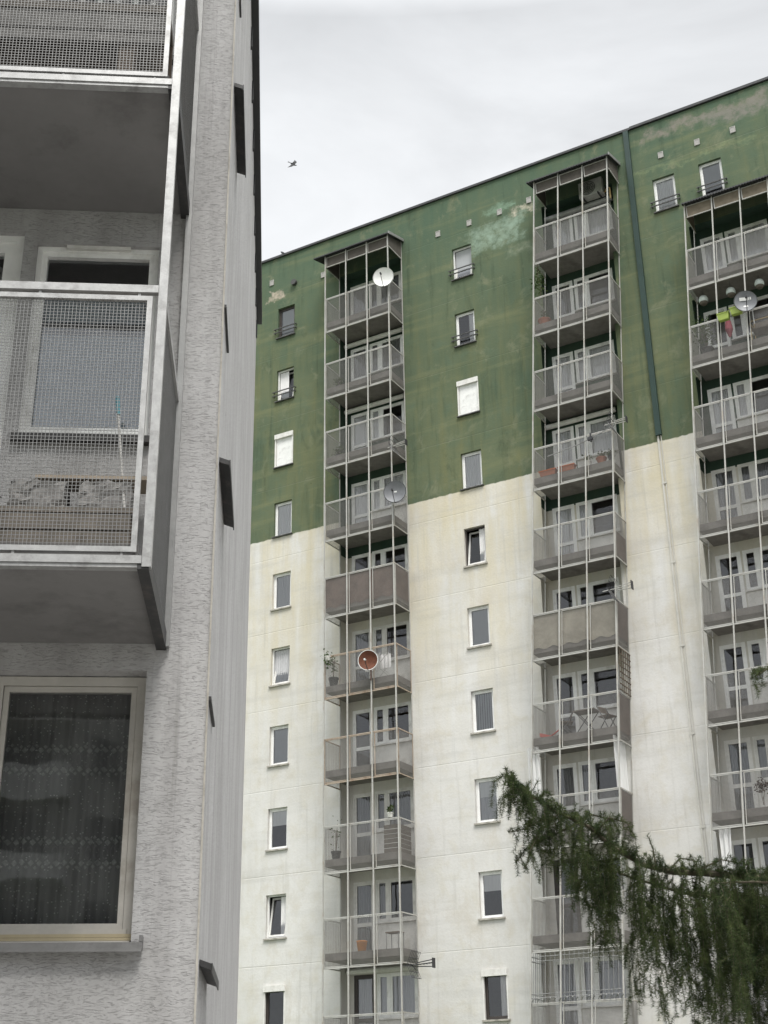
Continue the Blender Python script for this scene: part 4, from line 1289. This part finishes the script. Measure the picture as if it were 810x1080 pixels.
# ------------------------------------------------------------------ the block across the street, mirrored in the near window
opp = empty('opposite_apartment_block', (0, -34, 0), R(4), 'balconied apartment block mirrored in the lace curtained window', 'apartment block')
MB().box(-30, 30, -10, 0, 0, 20.3).build('wall', M['opp'], opp)
q = MB(); q2 = MB(); q3 = MB()
for k in range(7):
    z = .9 + k * 2.8
    for i in range(9):
        x = -28 + i * 6.5
        q.box(x, x + 4.2, -.0, 1.2, z + .0, z + 1.05)
        q2.box(x + .3, x + 3.4, .003, .03, z + 1.25, z + 2.4)
        q3.box(x + 4.7, x + 5.8, .003, .03, z + .9, z + 2.3)
q.build('balcony_parapets', M['oppl'], opp)
q2.build('balcony_windows', M['dark'], opp)
q3.build('windows', M['dark'], opp)
MB().box(-30.3, 30.3, -10.3, .3, 20.3, 20.6).build('roof', M['roofing'], opp)

# ------------------------------------------------------------------ larch
def interp(xs, tab):
    return np.interp(xs, [t[0] for t in tab], [t[1] for t in tab])
larch = empty('larch_tree', (3.95, 8.3, 0), 0, 'weeping larch bough with hanging needle curtains in front of the tall block', 'tree')
LO = Vector((3.95, 8.3, 0))
wood = MB()
segs = []                            # needle-bearing polylines (world coordinates)
def limb(pts, r0, r1, n=7):
    k = len(pts)
    wood.path([Vector(p) - LO for p in pts], [r0 + (r1 - r0) * i / (k - 1) for i in range(k)], n)
main = [(3.95, 8.30, 2.70), (3.18, 8.12, 2.79), (2.652, 8.02, 2.875), (2.169, 7.98, 2.92), (1.815, 8.0, 2.963), (1.631, 8.02, 2.976), (1.466, 8.03, 3.022),
        (1.283, 8.0, 3.128), (1.176, 7.98, 3.228), (1.063, 7.98, 3.285), (.956, 8.0, 3.342), (.807, 8.0, 3.45), (.694, 8.0, 3.542)]
main2 = [(3.95, 8.35, 2.60), (3.1, 8.5, 2.76), (2.5, 8.55, 2.85), (2.1, 8.5, 2.88), (1.75, 8.42, 2.92), (1.4, 8.35, 3.02), (1.15, 8.3, 3.12)]
main3 = [(3.95, 8.25, 2.62), (3.0, 7.9, 2.74), (2.4, 7.72, 2.84), (2.0, 7.68, 2.86), (1.78, 7.7, 2.86)]
rightb = [(3.95, 8.3, 4.35), (3.2, 8.1, 4.42), (2.88, 8.0, 4.33), (2.58, 8.0, 4.26), (2.335, 8.0, 4.184), (2.228, 8.0, 4.119)]
limb(main, .026, .003); limb(main2, .02, .003); limb(main3, .02, .003); limb(rightb, .02, .002)
limb([(1.539, 8.03, 3.0), (1.534, 8.03, 3.107), (1.509, 8.03, 3.189)], .005, .002, 5)
segs.append([(1.539, 8.03, 3.03), (1.534, 8.03, 3.107), (1.509, 8.03, 3.189)])
def resample(pts, step):
    pts = np.array(pts, float)
    d = np.r_[0, np.cumsum(np.linalg.norm(np.diff(pts, axis=0), axis=1))]
    n = max(2, int(d[-1] / step))
    t = np.linspace(0, d[-1], n)
    return np.stack([np.interp(t, d, pts[:, i]) for i in range(3)], 1)
LEN = [(.55, .05), (.80, .10), (.90, .20), (.97, .46), (1.05, .52), (1.15, .52), (1.26, .62), (1.36, .64), (1.40, .60), (1.47, .80), (1.55, .82), (1.62, .72), (1.70, .88), (1.8, .95), (2.0, 1.05), (3.0, 1.2)]
DEN = [(.6, 22), (.8, 34), (1.0, 42), (1.2, 50), (1.38, 48), (1.42, 42), (1.46, 38), (1.58, 36), (1.66, 44), (1.75, 64), (2.0, 70), (2.6, 60), (3.2, 30)]
def hang(p, L, seed, spread=.10, r=.0022, sub=True):
    """a drooping shoot: out a little, then straight down with side twiglets"""
    rr = random.Random(seed)
    a = rr.uniform(0, 6.283)
    out = Vector((math.cos(a) * spread, math.sin(a) * spread * 1.2, rr.uniform(.0, .05)))
    p = Vector(p)
    pts = [p, p + out * .55 + Vector((0, 0, .015)), p + out + Vector((0, 0, -.10 * min(1, L)))]
    n = max(3, int(L / .12))
    sw = Vector((rr.uniform(-.05, .05), rr.uniform(-.05, .05), 0))
    for i in range(1, n + 1):
        t = i / n
        pts.append(p + out * (1 + .15 * t) + sw * t + Vector((rr.uniform(-.012, .012), rr.uniform(-.012, .012), -.10 * min(1, L) - (L - .1 * min(1, L)) * t)))
    wood.path([q - LO for q in pts], [r * (1 - .7 * i / (len(pts) - 1)) for i in range(len(pts))], 4)
    segs.append([tuple(q) for q in pts])
    if sub:
        for i in range(2, len(pts) - 1):
            for _ in range(2):
                if rr.random() < .85:
                    b = rr.uniform(0, 6.283)
                    l = rr.uniform(.06, .19)
                    q = pts[i] + (pts[i + 1] - pts[i]) * rr.random()
                    e1 = q + Vector((math.cos(b) * l * .4, math.sin(b) * l * .4, -l * .25))
                    e2 = e1 + Vector((math.cos(b) * l * .15, math.sin(b) * l * .15, -l * .75))
                    wood.path([v - LO for v in (q, e1, e2)], [.0018, .0014, .0008], 3)
                    segs.append([tuple(q), tuple(e1), tuple(e2)])
sd = 100
for br, dmul, lmul in ((main, 1.0, 1.), (main2, .55, .85), (main3, .5, .9)):
    pts = resample(br, .006)
    acc = 0.
    for p in pts:
        if p[0] > 3.3: continue
        acc += .006 * float(interp(p[0], DEN)) * dmul
        while acc > 1:
            acc -= 1
            sd += 1
            L = float(interp(p[0], LEN)) * random.uniform(.45, 1.05) * lmul
            hang(p, L, sd, .05 + .07 * random.random())
    segs.append([tuple(p) for p in resample(br[1:], .1)])
# fans of short shoots near the tip, and tufts standing on top of the bough
for base, ends in (((1.053, 8, 3.296), [(.885, 8, 3.275), (.781, 7.95, 3.221), (.695, 7.95, 3.205)]), ((1.106, 8, 3.262), [(.934, 8.05, 3.191), (.799, 8.05, 3.13), (.735, 8.05, 3.05)]),
                   ((1.0, 8, 3.32), [(.87, 7.9, 3.2), (.80, 7.85, 3.08), (.77, 7.85, 2.98)]), ((.86, 8, 3.41), [(.80, 8, 3.40), (.72, 8, 3.385)]), ((.76, 8, 3.49), [(.72, 8, 3.52), (.70, 8, 3.585)]),
                   ((1.2, 8, 3.2), [(1.28, 7.95, 3.28), (1.38, 7.95, 3.25), (1.42, 7.95, 3.16)]), ((1.1, 8, 3.26), [(1.2, 8.1, 3.33), (1.32, 8.1, 3.30), (1.36, 8.1, 3.22)]),
                   ((1.75, 8, 2.97), [(1.9, 7.95, 3.03), (2.05, 7.95, 3.0)]), ((2.1, 8, 2.93), [(2.25, 7.95, 3.0), (2.4, 7.9, 2.96)]), ((1.6, 8, 2.98), [(1.68, 8.0, 3.05), (1.78, 8.0, 3.03)])):
    pl = [base] + ends
    limb(pl, .006, .002, 5)
    segs.append(pl)
    for p in resample(pl, .035)[2:]:
        sd += 1
        hang(p, random.uniform(.06, .16), sd, .03, .002, False)
for p in np.concatenate([resample(main[1:-1], .010), resample(main2[1:-1], .02), resample(main3[1:-1], .02)]):
    if random.random() < .9:
        q = Vector(p) + Vector((random.uniform(-.06, .06), random.uniform(-.10, .10), random.uniform(-.01, .07)))
        wood.path([Vector(p) - LO, q - LO], [.0022, .001], 3)
        segs.append([tuple(p), tuple(q)])
for p in resample(rightb[1:], .02):
    if random.random() < .9:
        sd += 1
        hang(p, random.uniform(.05, .22), sd, .07, .002, False)
segs.append(rightb[1:])
wood.build('branch', M['bark'], larch)
trunk = MB()
trunk.path([(0, 0, 0), (.05, 0, 1.2), (0, .02, 3), (-.04, 0, 6), (0, 0, 9)], [.19, .15, .125, .085, .03], 12)
trunk.build('trunk', M['bark'], larch, smooth=True)
# needles: tufts of narrow blades along every shoot
P0, DIR = [], []
for s in segs:
    q = resample(s, .0088)
    t = np.gradient(q, axis=0)
    t /= np.linalg.norm(t, axis=1)[:, None] + 1e-9
    P0.append(q); DIR.append(t)
P0 = np.concatenate(P0); DIR = np.concatenate(DIR)
NPT = 8
P = np.repeat(P0, NPT, 0) + rng.normal(0, .003, (len(P0) * NPT, 3))
T = np.repeat(DIR, NPT, 0)
rv = rng.normal(size=P.shape)
rv -= (rv * T).sum(1)[:, None] * T
rv /= np.linalg.norm(rv, axis=1)[:, None] + 1e-9
dirn = rv * .85 + T * rng.uniform(.1, .75, (len(P), 1)) + np.array([0, 0, .12])
dirn /= np.linalg.norm(dirn, axis=1)[:, None]
Ln = rng.uniform(.017, .034, (len(P), 1))
sid = np.cross(dirn, rng.normal(size=P.shape)); sid /= np.linalg.norm(sid, axis=1)[:, None] + 1e-9
Wd = .0013
V = np.stack([P - sid * Wd, P + sid * Wd, P + dirn * Ln], 1).reshape(-1, 3) - np.array(LO)
nt_ = len(P)
me = bpy.data.meshes.new('foliage')
me.vertices.add(len(V)); me.vertices.foreach_set('co', V.ravel())
me.loops.add(nt_ * 3); me.loops.foreach_set('vertex_index', np.arange(nt_ * 3, dtype=np.int32))
me.polygons.add(nt_); me.polygons.foreach_set('loop_start', np.arange(0, nt_ * 3, 3, dtype=np.int32))
me.polygons.foreach_set('loop_total', np.full(nt_, 3, dtype=np.int32))
me.update(calc_edges=True)
me.materials.append(M['larch'])
put('foliage', me, larch)
print('needles', nt_)

# ------------------------------------------------------------------ daylight: overcast
SUN_EL, SUN_DIR = R(58), Vector((.25, -.97, 0)).normalized()
sd_ = Vector((SUN_DIR.x * math.cos(SUN_EL), SUN_DIR.y * math.cos(SUN_EL), math.sin(SUN_EL)))
wd = bpy.data.worlds.new('World')
scene.world = wd
wd.use_nodes = True
nt = wd.node_tree
nt.nodes.clear()
N = Nodes(nt)
sky = N.n('ShaderNodeTexSky', sky_type='NISHITA')
sky.sun_disc = False
sky.sun_elevation = SUN_EL
sky.sun_rotation = math.atan2(SUN_DIR.x, SUN_DIR.y)
tc = N.n('ShaderNodeTexCoord')
gen = tc.outputs['Generated']
sp = N.n('ShaderNodeSeparateXYZ', i={0: gen})
cl = N.noise(N.n('ShaderNodeMapping', i={0: gen, 'Scale': (1.3, 1.3, 2.6), 'Location': (.4, .2, .1)}).outputs[0], 2.6, 6, .55, .6)
lum = N.ramp(cl, (.34, .84), (.64, 1.08))
el = N.ramp(N.math('MULTIPLY', sp.outputs[2], 1.), (.0, .98), (.36, 1.06), (.50, .93), (.70, .73), (.82, 3.3), (1., 6.2))
bk = N.ramp(N.math('ADD', N.math('MULTIPLY', sp.outputs[1], .5), .5), (.1, 1.0), (.45, 1.05), (.74, 1.0))
v = N.math('MULTIPLY', N.math('MULTIPLY', lum, el), bk)
grey = N.mix(1., (7.05, 7.17, 7.28), N.n('ShaderNodeCombineColor', i={0: v, 1: v, 2: v}).outputs[0], 'MULTIPLY')
mx = N.mix(.93, sky.outputs[0], grey)
bg = N.n('ShaderNodeBackground', i={0: mx, 1: .095})
N.n('ShaderNodeOutputWorld', i={0: bg.outputs[0]})
sl_ = bpy.data.lights.new('sun', 'SUN')
sl_.energy = 2.0
sl_.angle = R(24)
sl_.color = (1., .97, .92)
so = bpy.data.objects.new('sun', sl_)
col.objects.link(so)
so.rotation_euler = sd_.to_track_quat('Z', 'Y').to_euler()

scene.view_settings.view_transform = 'Standard'
scene.view_settings.look = 'None'
scene.view_settings.exposure = 0.78
scene.view_settings.gamma = 1
scene.render.engine = 'CYCLES'
cy = scene.cycles
cy.use_denoising = True
try: cy.denoiser = 'OPENIMAGEDENOISE'
except Exception: pass
cy.max_bounces = 8
cy.transparent_max_bounces = 24
cy.caustics_reflective = False
cy.caustics_refractive = False
cy.sample_clamp_indirect = 4
